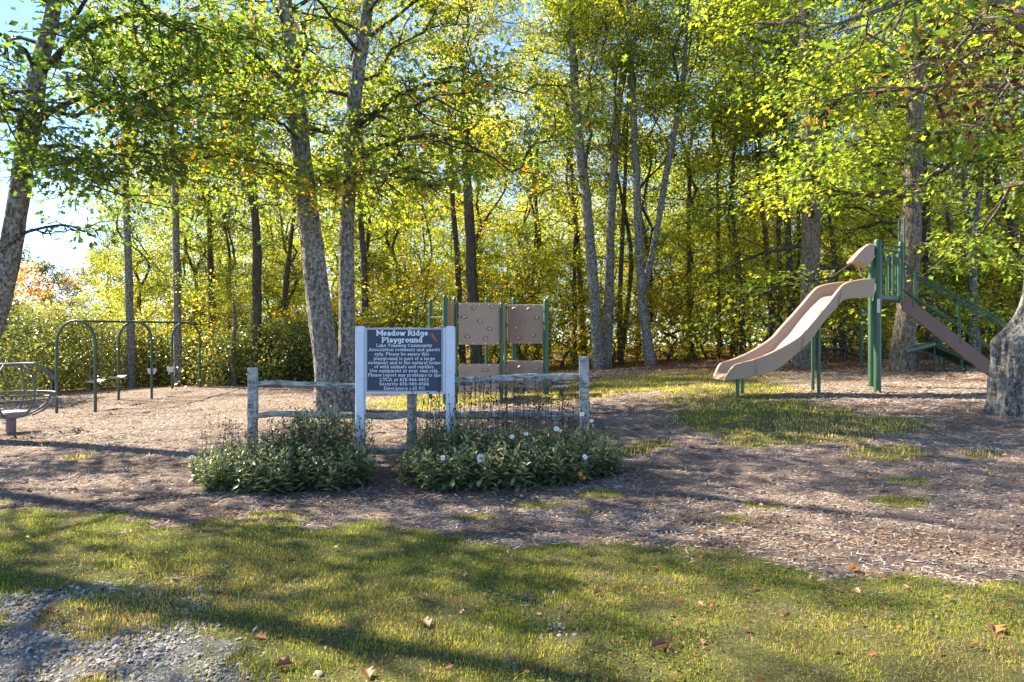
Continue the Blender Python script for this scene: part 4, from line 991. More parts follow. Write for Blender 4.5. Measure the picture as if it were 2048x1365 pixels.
# ramped balance bridge
r0 = at(1812, 703, 17.0); r1 = at(1870, 688, 17.0); r2 = at(1972, 733, 16.2)
br = empty('balance_bridge', (r1[0], r1[1], h1(r1[0], r1[1])), 'low grey-green two-slope ramp bridge behind the slide tower', 'play ramp')
for (A, B, m) in ((r0, r1, 'grey_green'), (r1, r2, 'dull_green')):
    dirv = B - A; n_ = 9; L = np.linalg.norm(dirv)
    for k in range(n_):
        c = A + dirv * ((k + .5) / n_) + np.array([0, .35, 0])
        mb = MB(); mb.box(c, (L / n_ * .94, .8, .05), dirv, ay=(0, 1, 0), bev=.005); lnk(mb, 'plank', m, br, False)
    for s in (0, .72):
        mb = MB(); mb.tube([A + [0, s, -.05], B + [0, s, -.05]], .03, 8); lnk(mb, 'side_bar', 'dull_green', br)
for p in (r0, r1, r2, r1 * .45 + r2 * .55):
    for s in (.02, .7):
        z0 = h1(p[0], p[1] + s) - .1
        mb = MB(); mb.tube([(p[0], p[1] + s, z0), (p[0], p[1] + s, p[2] - .04)], .025, 8); lnk(mb, 'leg', 'dull_green', br)
# dark picnic table far behind the slide
pt_ = at(1652, 0, 22.0); z = h1(pt_[0], pt_[1])
tb = empty('picnic_table', (pt_[0], pt_[1], z), 'dark picnic table at the wood edge seen under the slide', 'picnic table')
for (o, w, hgt, nm, nb) in ((0, .24, .72, 'table_board', 3), (-.62, .22, .42, 'bench_board', 1), (.62, .22, .42, 'bench_board', 1)):
    for k in range(nb):
        mb = MB(); mb.box((pt_[0], pt_[1] + o + (k - (nb - 1) / 2) * .25, z + hgt), (.95, w, .045), bev=.006); lnk(mb, nm, 'dark_bench', tb, False)
for s in (-1, 1):
    mb = MB(); mb.box((pt_[0] + s * .3, pt_[1], z + .36), (.08, .08, .72)); mb.box((pt_[0] + s * .3, pt_[1], z + .36), (.05, 1.4, .07)); mb.box((pt_[0] + s * .3, pt_[1] - .62, z + .2), (.06, .06, .42)); mb.box((pt_[0] + s * .3, pt_[1] + .62, z + .2), (.06, .06, .42)); lnk(mb, 'leg', 'dark_bench', tb, False)

# ------------------------------------------------------------------ swing set
arch = []
SB = at(152, 642, 18.0); SE = at(372, 645, 24.6)
sw = empty('swing_set', (SB[0], SB[1], h1(SB[0], SB[1])), 'dark green swing frame of three arches joined by one long top pipe', 'swing set')
def arch_at(t, w):
    c = SB + (SE - SB) * t
    P = []; r = w / 2
    for s, a in [(-1, None)]:
        pass
    zl = h1(c[0] - r, c[1]) - .1; zr = h1(c[0] + r, c[1]) - .1
    P = [(c[0] - r, c[1], zl), (c[0] - r, c[1], c[2] - r * 1.15)]
    for a in np.linspace(math.pi, 0, 13)[1:-1]: P.append((c[0] + r * math.cos(a), c[1], c[2] - r * 1.15 + r * 1.15 * math.sin(a)))
    P += [(c[0] + r, c[1], c[2] - r * 1.15), (c[0] + r, c[1], zr)]
    mb = MB(); mb.tube(P, .038, 10); lnk(mb, 'arch', 'dull_green', sw)
    return c
cs = [arch_at(t, w) for t, w in ((0, 1.02), (.46, 1.02), (1, 1.0))]
mb = MB(); mb.tube([SB + [0, -.02, -.01], SE + [0, 0, -.01]], .036, 10); lnk(mb, 'top_pipe', 'dull_green', sw)
def swing(t, seat_px, seat_py, d_t, seatm, label, kind):
    c = SB + (SE - SB) * t
    par = empty('swing', (c[0], c[1], c[2] - .05), label, 'swing', 'swings hanging from the green frame')
    dv_ = (SE - SB) / np.linalg.norm(SE - SB)
    zs = EYE - (seat_py - 682.5) / FPX * c[1]
    for s in (-1, 1):
        a = c + dv_ * s * .24 + [0, 0, -.05]; b = np.array([*(c + dv_ * s * .24)[:2], zs + .02]) + [.03 * s, 0, 0]
        mb = MB(); nl = int((a[2] - b[2]) / .055)
        for k in range(nl):
            p = a + (b - a) * (k / nl); q_ = a + (b - a) * ((k + .9) / nl); o = np.array([.009, 0, 0]) if k % 2 else np.array([0, .009, 0])
            mb.tube([p + o, q_ + o], .006, 4, False); mb.tube([p - o, q_ - o], .006, 4, False)
        lnk(mb, 'chain', 'chain', par)
    if kind == 'belt':
        mb = MB(); V = []; F = []; n_ = 11
        for k in range(n_):
            u = -1 + 2 * k / (n_ - 1); z = zs - .05 * (1 - u * u)
            for (w, dz) in ((-.10, 0), (.10, 0), (.10, -.03), (-.10, -.03)): V.append(np.array([c[0], c[1], z + dz]) + dv_ * u * .27 + np.array([w * 1.3, 0, 0]))
        F = [(i * 4 + j, i * 4 + (j + 1) % 4, (i + 1) * 4 + (j + 1) % 4, (i + 1) * 4 + j) for i in range(n_ - 1) for j in range(4)] + [(3, 2, 1, 0), tuple((n_ - 1) * 4 + j for j in range(4))]
        mb.add(V, F); lnk(mb, 'seat', seatm, par)
    else:                                            # bucket seat
        mb = MB(); cc = np.array([c[0], c[1], zs])
        prof = [(.02, -.10), (.08, -.09), (.115, -.03), (.125, .03), (.125, .08), (.11, .08), (.10, .03), (.08, -.03), (.02, -.07)]
        K = 16; V = [cc + [r * math.cos(2 * math.pi * j / K), r * math.sin(2 * math.pi * j / K), z] for r, z in prof for j in range(K)]
        F = [(i * K + j, i * K + (j + 1) % K, (i + 1) * K + (j + 1) % K, (i + 1) * K + j) for i in range(len(prof) - 1) for j in range(K)]
        mb.add(V, F); lnk(mb, 'seat', seatm, par)
swing(.14, 202, 760, 0, 'seat_grey', 'flat grey belt swing nearest the front arch', 'belt')
swing(.31, 240, 752, 0, 'seat_grey', 'flat grey belt swing just before the middle arch', 'belt')
swing(.62, 315, 743, 0, 'white_seat', 'pale bucket swing just beyond the middle arch', 'bucket')
swing(.82, 348, 739, 0, 'white_seat', 'pale bucket swing nearest the rear arch', 'bucket')

# ------------------------------------------------------------------ globe spinner at the left edge
gp = at(22, 0, 13.0); gz0 = h1(gp[0], gp[1])
gl = empty('globe_spinner', (gp[0], gp[1], gz0), 'grey metal globe-shaped spinner on a brown post at the left edge', 'playground spinner')
zc = lambda py: EYE - (py - 682.5) / FPX * 13.0
mb = MB(); mb.tube([(gp[0], gp[1], gz0 - .1), (gp[0], gp[1], zc(832))], .085, 16); lnk(mb, 'post', 'brown_post', gl)
mb = MB(); mb.tube([(gp[0], gp[1], zc(838)), (gp[0], gp[1], zc(833)), (gp[0], gp[1], zc(826)), (gp[0], gp[1], zc(823))], [.12, .30, .32, .29], 32); lnk(mb, 'disc', 'grey_disc', gl)
mb = MB(); RG = lambda r, z, n=40: [(gp[0] + r * math.cos(a), gp[1] + r * math.sin(a), z) for a in np.linspace(0, 2 * math.pi, n, endpoint=False)]
mb.tube(RG(.36, zc(729)), .027, 8, False, True); lnk(mb, 'top_ring', 'grey_metal', gl)
for (r, y_) in ((.74, 798), (.71, 788)):
    mb = MB(); mb.tube(RG(r, zc(y_)), .016, 8, False, True); lnk(mb, 'hoop', 'grey_metal', gl)
for k in range(8):
    a = 2 * math.pi * k / 8 + .35
    prof = [(.34, 832), (.52, 822), (.68, 806), (.735, 790), (.735, 770), (.66, 750), (.52, 737), (.36, 729)]
    mb = MB(); mb.tube(spline([(gp[0] + r * math.cos(a), gp[1] + r * math.sin(a), zc(y_)) for r, y_ in prof], 22), .018, 8); lnk(mb, 'rib', 'grey_metal', gl)
# ------------------------------------------------------------------ trees
def bark_trunk(pts, rad, n=26, seg=70, amp=.07, flare=.35, seed=1, z0=None, flare_h=.35, burl=None):
    C = spline(pts, seg); t = np.linspace(0, 1, seg)
    r = np.interp(t, np.linspace(0, 1, len(rad)), rad)
    z0 = C[0][2] if z0 is None else z0
    an = np.arange(n) * 2 * math.pi / n
    hz = np.linalg.norm(np.diff(C, axis=0), axis=1); s = np.concatenate([[0], np.cumsum(hz)])
    A, S = np.meshgrid(an, s)
    nz = vnoise(np.cos(A) * 4.2 + 7 + S * .15, np.sin(A) * 4.2 + S * 1.3 + seed * 3.1, seed) - .5
    nz2 = vnoise(np.cos(A) * 9 + S * .4, np.sin(A) * 9 + S * 3.0, seed + 5) - .5
    big = fbm(np.cos(A) * .9 + 5, np.sin(A) * .9 + S * .8, seed + 9, 2) - .5
    rdg = 1 - np.abs(2 * vnoise(np.cos(A) * 6 + S * .25, np.sin(A) * 6 + S * .9 + seed, seed + 3) - 1)
    Rr = r[:, None] * (1 + amp * nz * 2 + amp * .9 * nz2 + .22 * big + amp * .9 * (rdg - .5)) 
    fl = flare * np.exp(-np.maximum(S - .1, 0) / flare_h) * (1 + .55 * np.sin(A * 4 + seed) + .25 * np.sin(A * 7 + seed * 2))
    Rr = Rr * (1 + fl)
    if burl is not None:
        for (bs, ba, bw, bh, br) in burl:
            dA = np.angle(np.exp(1j * (A - ba)))
            Rr = Rr * (1 + br * np.exp(-((S - bs) / bh) ** 2 - (dA / bw) ** 2))
    V = np.stack([C[:, 0:1] + Rr * np.cos(A), C[:, 1:2] + Rr * np.sin(A), np.broadcast_to(C[:, 2:3], Rr.shape)], -1).reshape(-1, 3)
    F = [(i * n + j, i * n + (j + 1) % n, (i + 1) * n + (j + 1) % n, (i + 1) * n + j) for i in range(seg - 1) for j in range(n)]
    return V, F, C, r

def grow(rg, C, r, t0, nl, Lf, el=(0.05, .9), sub=5, spr=4, sides=5, droop=.25, az=None, azw=None, twigs=True):
    """limbs and twigs from a trunk centreline; returns wood shapes and spray centres"""
    tubes = []; sp_ = []
    a0 = rg.uniform(0, 6.28)
    for i in range(nl):
        u = (i + rg.uniform(.2, .8)) / nl; t = t0 + (1 - t0) * u
        k = min(int(t * (len(C) - 1)), len(C) - 2); f = t * (len(C) - 1) - k
        s = C[k] * (1 - f) + C[k + 1] * f; rr = float(r[k])
        a = a0 + i * 2.39996 + rg.normal(0, .3)
        if az is not None and rg.uniform() < .7: a = az + rg.normal(0, azw)
        e = el[0] + (el[1] - el[0]) * u ** .8 + rg.normal(0, .12)
        L = Lf(u) * rg.uniform(.75, 1.2)
        d = np.array([math.cos(a) * math.cos(e), math.sin(a) * math.cos(e), math.sin(e)])
        q = np.linspace(0, 1, 6)[:, None]
        side = np.cross(d, [0, 0, 1.]); 
        P = s + d * L * q + np.array([0, 0, 1.]) * (-droop * L * q ** 2 * (1 - u)) + side * rg.normal(0, .10) * L * q ** 2 + np.concatenate([np.zeros((1, 3)), rg.normal(0, .035 * L, (5, 3))])
        tubes.append((P, np.linspace(min(rr * .34, .013 * L + .008), .008, 6), sides + 1))
        for j in range(sub):
            w = .25 + .75 * (j + rg.uniform(0, .9)) / sub; w = min(w, .98)
            kk = min(int(w * 5), 4); b = P[kk] + (P[kk + 1] - P[kk]) * (w * 5 - kk)
            dd = P[min(kk + 1, 5)] - P[kk]; dd /= np.linalg.norm(dd) + 1e-9
            an = (1 if j % 2 else -1) * rg.uniform(.4, 1.1)
            d2 = dd * math.cos(an) + np.cross(dd, [0, 0, 1.]) * math.sin(an) + np.array([0, 0, rg.normal(.08, .28)])
            d2 /= np.linalg.norm(d2); L2 = L * (.46 - .18 * w) * rg.uniform(.7, 1.3) + .25
            q2 = np.linspace(0, 1, 4)[:, None]
            P2 = b + d2 * L2 * q2 + np.array([0, 0, -.12 * L2]) * q2 ** 2 + np.concatenate([np.zeros((1, 3)), rg.normal(0, .05 * L2, (3, 3))])
            tubes.append((P2, np.linspace(.014 + .004 * L2, .004, 4), sides - 1))
            for m_ in range(spr):
                z = (m_ + rg.uniform(.3, 1)) / spr
                kk2 = min(int(z * 3), 2); c = P2[kk2] + (P2[kk2 + 1] - P2[kk2]) * (z * 3 - kk2)
                o = rg.normal(0, 1, 3) * [.22, .22, .12] * (1 if L > 1.5 else .6); c2 = c + o
                if twigs: tubes.append((np.array([c, c + o * .6 + [0, 0, .03], c2]), np.array([.006, .004, .003]), 3))
                sp_.append(np.concatenate([c2, d2]))
        sp_.append(np.concatenate([P[-1], d]))
    return tubes, np.array(sp_)

def tubes_mesh(name, tubes, m, extra=None, origin=(0, 0, 0)):
    mb = MB()
    if extra is not None:
        for v, f in extra: mb.add(v, f)
    for P, r, n in tubes: mb.tube(P, r, n, False)
    V = np.concatenate(mb.v) - np.array(origin)
    lo = np.array([i for f in mb.f for i in f]); tt = np.array([len(f) for f in mb.f])
    return raw_mesh(name, V, lo, tt, m)

def leaves_mesh(name, rg, S, per, rad, tmpl, size, matn, hue0, hsd=.12, csd=.1, flat=.5, origin=(0, 0, 0), orange=.02, keep=None, tilt=.55):
    S = S.copy()
    if keep is not None:
        nz = fbm(S[:, 0] * .7 + 11, S[:, 2] * .9 + S[:, 1] * .6, int(rg.integers(1000)), 2)
        S = S[nz > np.quantile(nz, 1 - keep)]
    n = len(S) * per
    c = np.repeat(S[:, :3], per, 0); dr = np.repeat(S[:, 3:], per, 0)
    off = rg.normal(0, 1, (n, 3)) * [rad, rad, rad * flat]
    pos = c + off - np.array(origin)
    D = off / rad * .5 + dr * .5 + rg.normal(0, .5, (n, 3)) + [0, 0, -.25]
    U = rg.normal(0, tilt, (n, 3)) + [0, 0, 1]
    hc = np.repeat(rg.normal(hue0, csd, len(S)), per)
    hue = hc + rg.normal(0, hsd, n)
    oc = np.repeat(rg.uniform(0, 1, len(S)) < orange, per) & (rg.uniform(0, 1, n) < .7)
    hue = np.where(oc, rg.uniform(.88, 1.0, n), np.clip(hue, 0, .9))
    return scatter_mesh(name, tmpl[0], tmpl[1], pos, D, U, (size[0] + (size[1] - size[0]) * rg.uniform(0, 1, n) ** 1.3) * rg.choice([.7, 1, 1.25], n, p=[.25, .6, .15]), M[matn], hue, rg.uniform(0, 1, n))

def path(pp, d, dtop=None):
    dtop = d if dtop is None else dtop
    n = len(pp); return np.array([at(x, y, d + (dtop - d) * i / (n - 1)) for i, (x, y) in enumerate(pp)])

# ---- the two-stemmed oak behind the sign
rg = np.random.default_rng(101)
P1 = path([(664, 845), (657, 760), (641, 640), (618, 430), (603, 300), (589, 180), (575, 50), (566, -60), (560, -220), (556, -400)], 14.6)
P2 = path([(688, 845), (694, 700), (693, 600), (695, 430), (702, 300), (712, 180), (724, 90), (737, 0), (748, -140), (756, -360)], 14.9)
ob = np.array([P1[0][0], 14.7, h1(P1[0][0], 14.7)])
oak = empty('oak_tree', ob, 'large two-stemmed oak with lichen-grey trunks standing behind the sign', 'tree')
V, F, C1, R1 = bark_trunk(P1, [.31, .275, .235, .21, .195, .175, .15, .12, .09, .05], 44, 170, .11, .25, 4)
link('trunk', tubes_mesh('oak_trunk', [], M['bark'], [(V, F)], ob), oak)
V, F, C2, R2 = bark_trunk(P2, [.20, .17, .155, .15, .16, .15, .14, .12, .09, .04], 36, 160, .11, .30, 9)
link('trunk', tubes_mesh('oak_trunk', [], M['bark'], [(V, F)], ob), oak)
V, F, C3, R3 = bark_trunk(path([(682, 830), (676, 760), (671, 715), (668, 690), (667, 684)], 15.25), [.13, .10, .085, .07, .03], 16, 30, .06, .3, 2)
link('stub', tubes_mesh('oak_stub', [], M['bark_brown'], [(V, F)], ob), oak)
tb1, s1 = grow(rg, C1, R1, .36, 17, lambda u: 3.7 - 1.3 * u, (0.10, .9), 6, 4)
tb2, s2 = grow(rg, C2, R2, .42, 17, lambda u: 3.9 - 1.5 * u, (0.0, .9), 6, 4)
# long low limbs reaching right and left over the clearing
ex = []
def limb(pp, d0, d1, r, n=7):
    Pq = spline(np.array([at(x, y, d0 + (d1 - d0) * i / (len(pp) - 1)) for i, (x, y) in enumerate(pp)]), n)
    return (Pq, np.linspace(r, .012, n), 7)
lims = [limb([(695, 330), (770, 290), (860, 270), (960, 300), (1030, 350)], 14.9, 13.2, .07), limb([(703, 260), (800, 190), (920, 160), (1060, 190)], 14.9, 13.0, .07),
        limb([(612, 380), (540, 330), (440, 310), (360, 330)], 14.6, 13.2, .06), limb([(598, 250), (520, 200), (420, 190), (330, 210)], 14.6, 13.0, .06),
        limb([(700, 380), (760, 330), (820, 345), (880, 390)], 14.9, 13.6, .05), limb([(590, 190), (500, 100), (390, 60), (300, 40)], 14.6, 12.6, .06)]
s3 = []
for Pq, rr, k in lims:
    tbx, sx = grow(rg, Pq, np.full(len(Pq), .05), .18, 9, lambda u: 1.35, (-.35, .25), 4, 3, droop=.3)
    ex += tbx; s3.append(sx)
link('branches', tubes_mesh('oak_branches', tb1 + tb2 + lims + ex, M['bark_dark'], None, ob), oak)
S = np.vstack([s1, s2] + s3)
link('crown', leaves_mesh('oak_crown', rg, S, 20, .25, L_OAK, (.07, .18), 'oak_leaf', .44, .12, .16, .6, ob, .014, .76), oak)

# ---- left leaning oak
rg = np.random.default_rng(55)
PL = path([(-80, 850), (-52, 740), (-14, 640), (20, 500), (42, 360), (62, 240), (80, 130), (103, 40), (120, -90), (135, -300), (140, -480)], 12.0)
lb = np.array([PL[0][0], 12, h1(PL[0][0], 12)])
lo_ = empty('oak_tree', lb, 'leaning oak with dark grey trunk at the left edge of the view', 'tree')
V, F, CL, RL = bark_trunk(PL, [.26, .22, .19, .17, .16, .15, .13, .12, .10, .07, .04], 26, 110, .09, .3, 14)
link('trunk', tubes_mesh('lt', [], M['bark'], [(V, F)], lb), lo_)
tb1, s1 = grow(rg, CL, RL, .42, 20, lambda u: 3.8 - 1.2 * u, (-.05, .9), 6, 4)
lims = [limb([(35, 470), (90, 455), (140, 452), (190, 475)], 12, 11.5, .03), limb([(62, 250), (150, 200), (260, 190), (360, 240)], 12, 10.8, .06), limb([(80, 150), (170, 60), (290, 30), (400, 60)], 12, 11, .06),
        limb([(50, 310), (120, 290), (190, 310), (240, 370)], 12, 11, .05)]
ex = []; s3 = []
for i, (Pq, rr, k) in enumerate(lims):
    tbx, sx = grow(rg, Pq, np.full(len(Pq), .04), .3 if i else .1, 4 if i == 0 else 9, lambda u: 1.2 if i else .5, (-.4, .25), 4 if i else 3, 3 if i else 1, droop=.35)
    ex += tbx; s3.append(sx)
link('branches', tubes_mesh('lb', tb1 + lims + ex, M['bark_dark'], None, lb), lo_)
link('crown', leaves_mesh('left_oak_crown', rg, np.vstack([s1] + s3), 17, .24, L_OAK, (.08, .19), 'oak_leaf', .36, .12, .15, .6, lb, .014, .64), lo_)

# ---- gnarled oak at the right edge
rg = np.random.default_rng(77)
PR = path([(2034, 850), (2030, 790), (2032, 730), (2038, 685), (2056, 645), (2074, 590), (2096, 450), (2130, 250), (2160, 40), (2180, -200), (2190, -420)], 10.3, 10.0)
rb_ = np.array([PR[0][0], 10.3, h1(PR[0][0], 10.3)])
ro = empty('oak_tree', rb_, 'stout gnarled oak with a swollen lower trunk at the right edge', 'tree')
V, F, CR, RR = bark_trunk(PR, [.315, .295, .28, .275, .21, .175, .175, .17, .15, .12, .05], 72, 300, .15, .22, 23, flare_h=.2,
                          burl=[(1.32, 3.3, 1.0, .22, .28), (1.1, 4.6, .8, .2, .16), (.5, 5.2, .5, .35, .12)])
link('trunk', tubes_mesh('rt', [], M['bark'], [(V, F)], rb_), ro)
tb1, s1 = grow(rg, CR, RR, .62, 15, lambda u: 4.0 - 1.0 * u, (.0, .9), 6, 4)
lims = [limb([(2120, 120), (2020, 40), (1950, 60), (1890, 130)], 9.5, 7.4, .06), limb([(2150, 60), (2030, 20), (1900, -20), (1760, 20), (1640, 60)], 9.5, 6.3, .07), limb([(2140, 200), (2060, 140), (2010, 180), (1985, 220)], 9.8, 8.0, .04)]
ex = []; s3 = []
for Pq, rr, k in lims:
    tbx, sx = grow(rg, Pq, np.full(len(Pq), .03), .3, 6, lambda u: .75, (-.4, .25), 3, 2, droop=.35)
    ex += tbx; s3.append(sx)
link('branches', tubes_mesh('rb', tb1 + lims + ex, M['bark_brown'], None, rb_), ro)
link('crown', leaves_mesh('right_oak_crown', rg, np.vstack([s1, s3[1]]), 14, .28, L_OAK, (.10, .17), 'oak_leaf', .45, .14, .15, .6, rb_, .05, .6), ro)
link('russet_foliage', leaves_mesh('right_oak_russet', rg, np.vstack([s3[0], s3[2]]), 5, .20, L_SIMPLE, (.09, .15), 'russet_leaf', .45, .2, .15, .8, rb_, .05, .9, tilt=1.2), ro)

# ---- two tall maples by the slide
def maple(seed, pp, d, rads, label, az, leaf_h, n=22):
    rg = np.random.default_rng(seed)
    P = path(pp, d); b = np.array([P[0][0], d, h1(P[0][0], d)])
    t = empty('maple_tree', b, label, 'tree')
    V, F, C, Rr = bark_trunk(P, rads, 24, 110, .08, .35, seed)
    link('trunk', tubes_mesh('mt', [], M['bark_brown'], [(V, F)], b), t)
    tb, s = grow(rg, C, Rr, .30, n, lambda u: 4.8 - 2.0 * u, (-.12, .8), 7, 5, droop=.2)
    link('branches', tubes_mesh('mb', tb, M['bark_dark'], None, b), t)
    link('crown', leaves_mesh('maple_crown', rg, s, 22, .36, L_MAPLE, (.09, .15), 'maple_leaf', leaf_h - .06, .13, .12, .28, b, .012, .85, tilt=.35), t)
    return t
maple(31, [(1606, 752), (1613, 680), (1618, 600), (1622, 450), (1622, 300), (1620, 200), (1612, 100), (1606, -60), (1600, -260)], 19.5, [.30, .27, .25, .24, .22, .19, .15, .10, .04],
      'tall straight maple behind the middle of the slide', 0, .55)
maple(33, [(1803, 758), (1806, 690), (1815, 600), (1822, 450), (1828, 300), (1833, 160), (1838, 20), (1842, -160), (1845, -330)], 17.3, [.31, .26, .225, .215, .20, .17, .13, .09, .04],
      'tall maple rising just behind the green slide tower', 0, .5)

# ---- woods: crown and tree prototypes
def crown_proto(seed, hgt, wid, n, leaf, size, matn, hue, per=25, keep=.74, orange=.015):
    rg = np.random.default_rng(seed)
    C = np.array([[rg.normal(0, .08) * i, rg.normal(0, .08) * i, hgt * i / 9] for i in range(10)]); r = np.linspace(.09, .01, 10)
    tb, s = grow(rg, C, r, .0, n, lambda u: wid * (1.05 - .75 * abs(u - .35) ** 1.2), (.1, 1.0), 5, 4, 4, .15)
    w = tubes_mesh('proto_branches', tb + [(C, r, 5)], M['bark_dark'])
    l = leaves_mesh('proto_crown', rg, s, per, .33, leaf, size, matn, hue, .13, .13, .5, (0, 0, 0), orange, keep)
    return w, l
CPR = [crown_proto(1, 8, 2.6, 20, L_SIMPLE, (.10, .17), 'wood_leaf', .44), crown_proto(2, 9, 2.9, 22, L_SIMPLE, (.10, .18), 'wood_leaf', .42),
       crown_proto(3, 7, 2.4, 18, L_SIMPLE, (.10, .16), 'wood_leaf', .52, orange=.04), crown_proto(4, 9.5, 3.2, 24, L_SIMPLE, (.10, .18), 'wood_leaf', .46)]
SAP = [crown_proto(11, 3.6, 1.5, 16, L_SIMPLE, (.08, .15), 'wood_leaf', .60, 10, .8, .05), crown_proto(12, 4.8, 1.8, 18, L_SIMPLE, (.08, .15), 'wood_leaf', .52, 10, .8, .05),
       crown_proto(13, 2.6, 1.3, 14, L_SIMPLE, (.08, .14), 'wood_leaf', .66, 10, .8, .05)]
ORG = crown_proto(15, 4.5, 2.0, 18, L_SIMPLE, (.10, .18), 'orange_leaf', .45, 14, .85, .1)
FAR = [crown_proto(16, 8, 3.4, 18, L_SIMPLE, (.22, .36), 'far_leaf', .4, 14, .9, .0), crown_proto(17, 7, 3.0, 18, L_SIMPLE, (.22, .36), 'far_leaf', .7, 14, .9, .1)]
def shrub_proto(seed, rx, hgt, n, size, hue):
    rg = np.random.default_rng(seed); m = 700
    a = rg.uniform(0, 6.28, m); u = rg.uniform(0, 1, m) ** .6; z = rg.uniform(0.05, 1, m)
    rr = rx * np.sqrt(np.clip(1 - (z - .3) ** 2 / .55, .05, 1)) * u * (1 + .25 * np.sin(a * 3 + z * 5))
    S = np.stack([rr * np.cos(a), rr * np.sin(a), z * hgt * (.82 + .45 * fbm(np.cos(a) * u * 3 + 9, np.sin(a) * u * 3 + 4, seed, 2)), np.cos(a), np.sin(a), z * .5], -1)
    tb = [(spline([(0, 0, 0), (S[i, 0] * .3, S[i, 1] * .3, S[i, 2] * .5), S[i, :3]], 5), np.linspace(.02, .004, 5), 3) for i in range(0, m, 12)]
    return tubes_mesh('shrub_stems', tb, M['bark_dark']), leaves_mesh('shrub_leaves', rg, S, n, .22, L_SIMPLE, size, 'shrub_leaf', hue, .16, .12, .8, (0, 0, 0), .02, None, tilt=.7)
SHR = [shrub_proto(21, 2.0, 3.5, 14, (.08, .15), .48), shrub_proto(22, 1.3, 1.9, 9, (.08, .14), .40)]

def put(par, proto, z=0, s=1.0, rz=0, names=('branches', 'crown'), off=(0, 0), sz=1.0):
    for nm, me in zip(names, proto):
        o = bpy.data.objects.new(nm, me); COL.objects.link(o); o.parent = par
        if nm in ('dead_stalks', 'seed_heads'): o['kind'] = 'stuff'
        o.location = (off[0], off[1], z); o.scale = (s, s, s * sz); o.rotation_euler = (0, 0, rz)
rg = np.random.default_rng(500)
def wood_tree(pps, d, w, label, name='forest_tree', group=None, crowns=None, m='bark_dark', cz=None, seed=1, cs=1.0):
    P0 = path(pps[0], d); b = np.array([P0[0][0], d, h1(P0[0][0], d)])
    P0[0][2] = b[2] - .15
    t = empty(name, b, label, 'tree', group)
    Cs = []
    for i, pp in enumerate(pps):
        P = path(pp, d + .15 * i)
        if i == 0: P[0] = P0[0]
        r0 = w[i] * d / FPX / 2
        V, F, C, Rr = bark_trunk(P, [r0 * 1.12, r0, r0 * .9, r0 * .78, r0 * .6, r0 * .4], 12, 46, .10, .25 if i == 0 else 0, seed + i)
        tb, s = grow(rg, C, Rr, .3, 6, lambda u: rg.uniform(.8, 2.0), (.2, .9), 3, 1, 4, .1, twigs=False)
        link('trunk', tubes_mesh('wt', tb, M[m], [(V, F)], b), t); Cs.append(C)
    for (i, py, k, s) in (crowns or []):
        C = Cs[i]; zz = EYE - (py - 682.5) / FPX * d
        j = int(np.argmin(np.abs(C[:, 2] - zz)))
        put(t, CPR[k % 4], zz - b[2], s * cs, rg.uniform(0, 6.28), off=(C[j][0] - b[0], C[j][1] - b[1]))
    return t
wood_tree([[(1198, 750), (1186, 560), (1173, 400), (1160, 300), (1150, 180), (1143, 60), (1140, -120)]], 25.5, [21], 'straight grey forest tree just right of the right fence post', crowns=[(0, 400, 0, .9), (0, 170, 1, .9)], m='bark', seed=3)
wood_tree([[(1213, 750), (1218, 600), (1222, 440), (1230, 300), (1241, 180), (1262, 100), (1290, 20), (1300, -120)]], 26, [18], 'grey forest tree close beside the straight one, bending right near its top', crowns=[(0, 330, 3, .8), (0, 120, 2, 1.0)], m='bark', seed=5)
wood_tree([[(1303, 746), (1293, 670), (1283, 580), (1276, 430), (1270, 280), (1262, 150), (1255, 0)], [(1284, 600), (1308, 490), (1334, 340), (1352, 250), (1370, 110), (1380, -60)]], 25.5, [19, 13],
          'forked forest tree splitting into a wide V above the clearing edge', crowns=[(0, 200, 0, .8), (1, 230, 1, .8)], m='bark', seed=7)
wood_tree([[(958, 735), (946, 600), (940, 450), (936, 380), (930, 250), (925, 100)]], 26, [22], 'dark forest tree rising above the left climbing panel', crowns=[(0, 380, 1, .9), (0, 150, 3, .9)], seed=9)
wood_tree([[(928, 720), (916, 540), (905, 400), (900, 260), (897, 150)]], 28, [12], 'thin dark forest tree just left of the one above the climbing wall', crowns=[(0, 300, 2, .9)], seed=11)
wood_tree([[(264, 765), (259, 600), (253, 420), (250, 330), (246, 200), (244, 120)]], 27, [15], 'straight forest tree behind the middle swing arch', crowns=[(0, 420, 2, .85), (0, 240, 0, .8)], m='bark', seed=13)
wood_tree([[(357, 762), (354, 600), (352, 450), (349, 330), (345, 200), (342, 120)]], 26.5, [14], 'slim forest tree behind the rear swing arch', crowns=[(0, 430, 2, .8), (0, 230, 1, .8)], m='bark', seed=15)
wood_tree([[(512, 745), (514, 600), (512, 450), (500, 370), (492, 250), (488, 120)]], 26, [17], 'dark forest tree above the left fence post', crowns=[(0, 420, 0, .8), (0, 220, 3, .8)], seed=17)
wood_tree([[(573, 745), (570, 600), (577, 520), (588, 430), (596, 330)]], 28, [10], 'thin forest tree between the left fence post and the oak', crowns=[(0, 420, 2, .8)], seed=19)
wood_tree([[(424, 740), (424, 600), (420, 500), (418, 380)]], 28, [14], 'dark forest tree between the swings and the fence', crowns=[(0, 470, 1, .8)], seed=21)
wood_tree([[(470, 768), (466, 700), (470, 650), (466, 600)]], 25.5, [9], 'small bare reddish sapling trunk left of the fence post', crowns=[(0, 640, 2, .28)], m='bark_brown', seed=23)
wood_tree([[(734, 700), (728, 540), (722, 440), (718, 300), (715, 180)]], 27, [13], 'forest tree seen just right of the two-stemmed oak', crowns=[(0, 380, 0, .85), (0, 200, 1, .8)], seed=25)
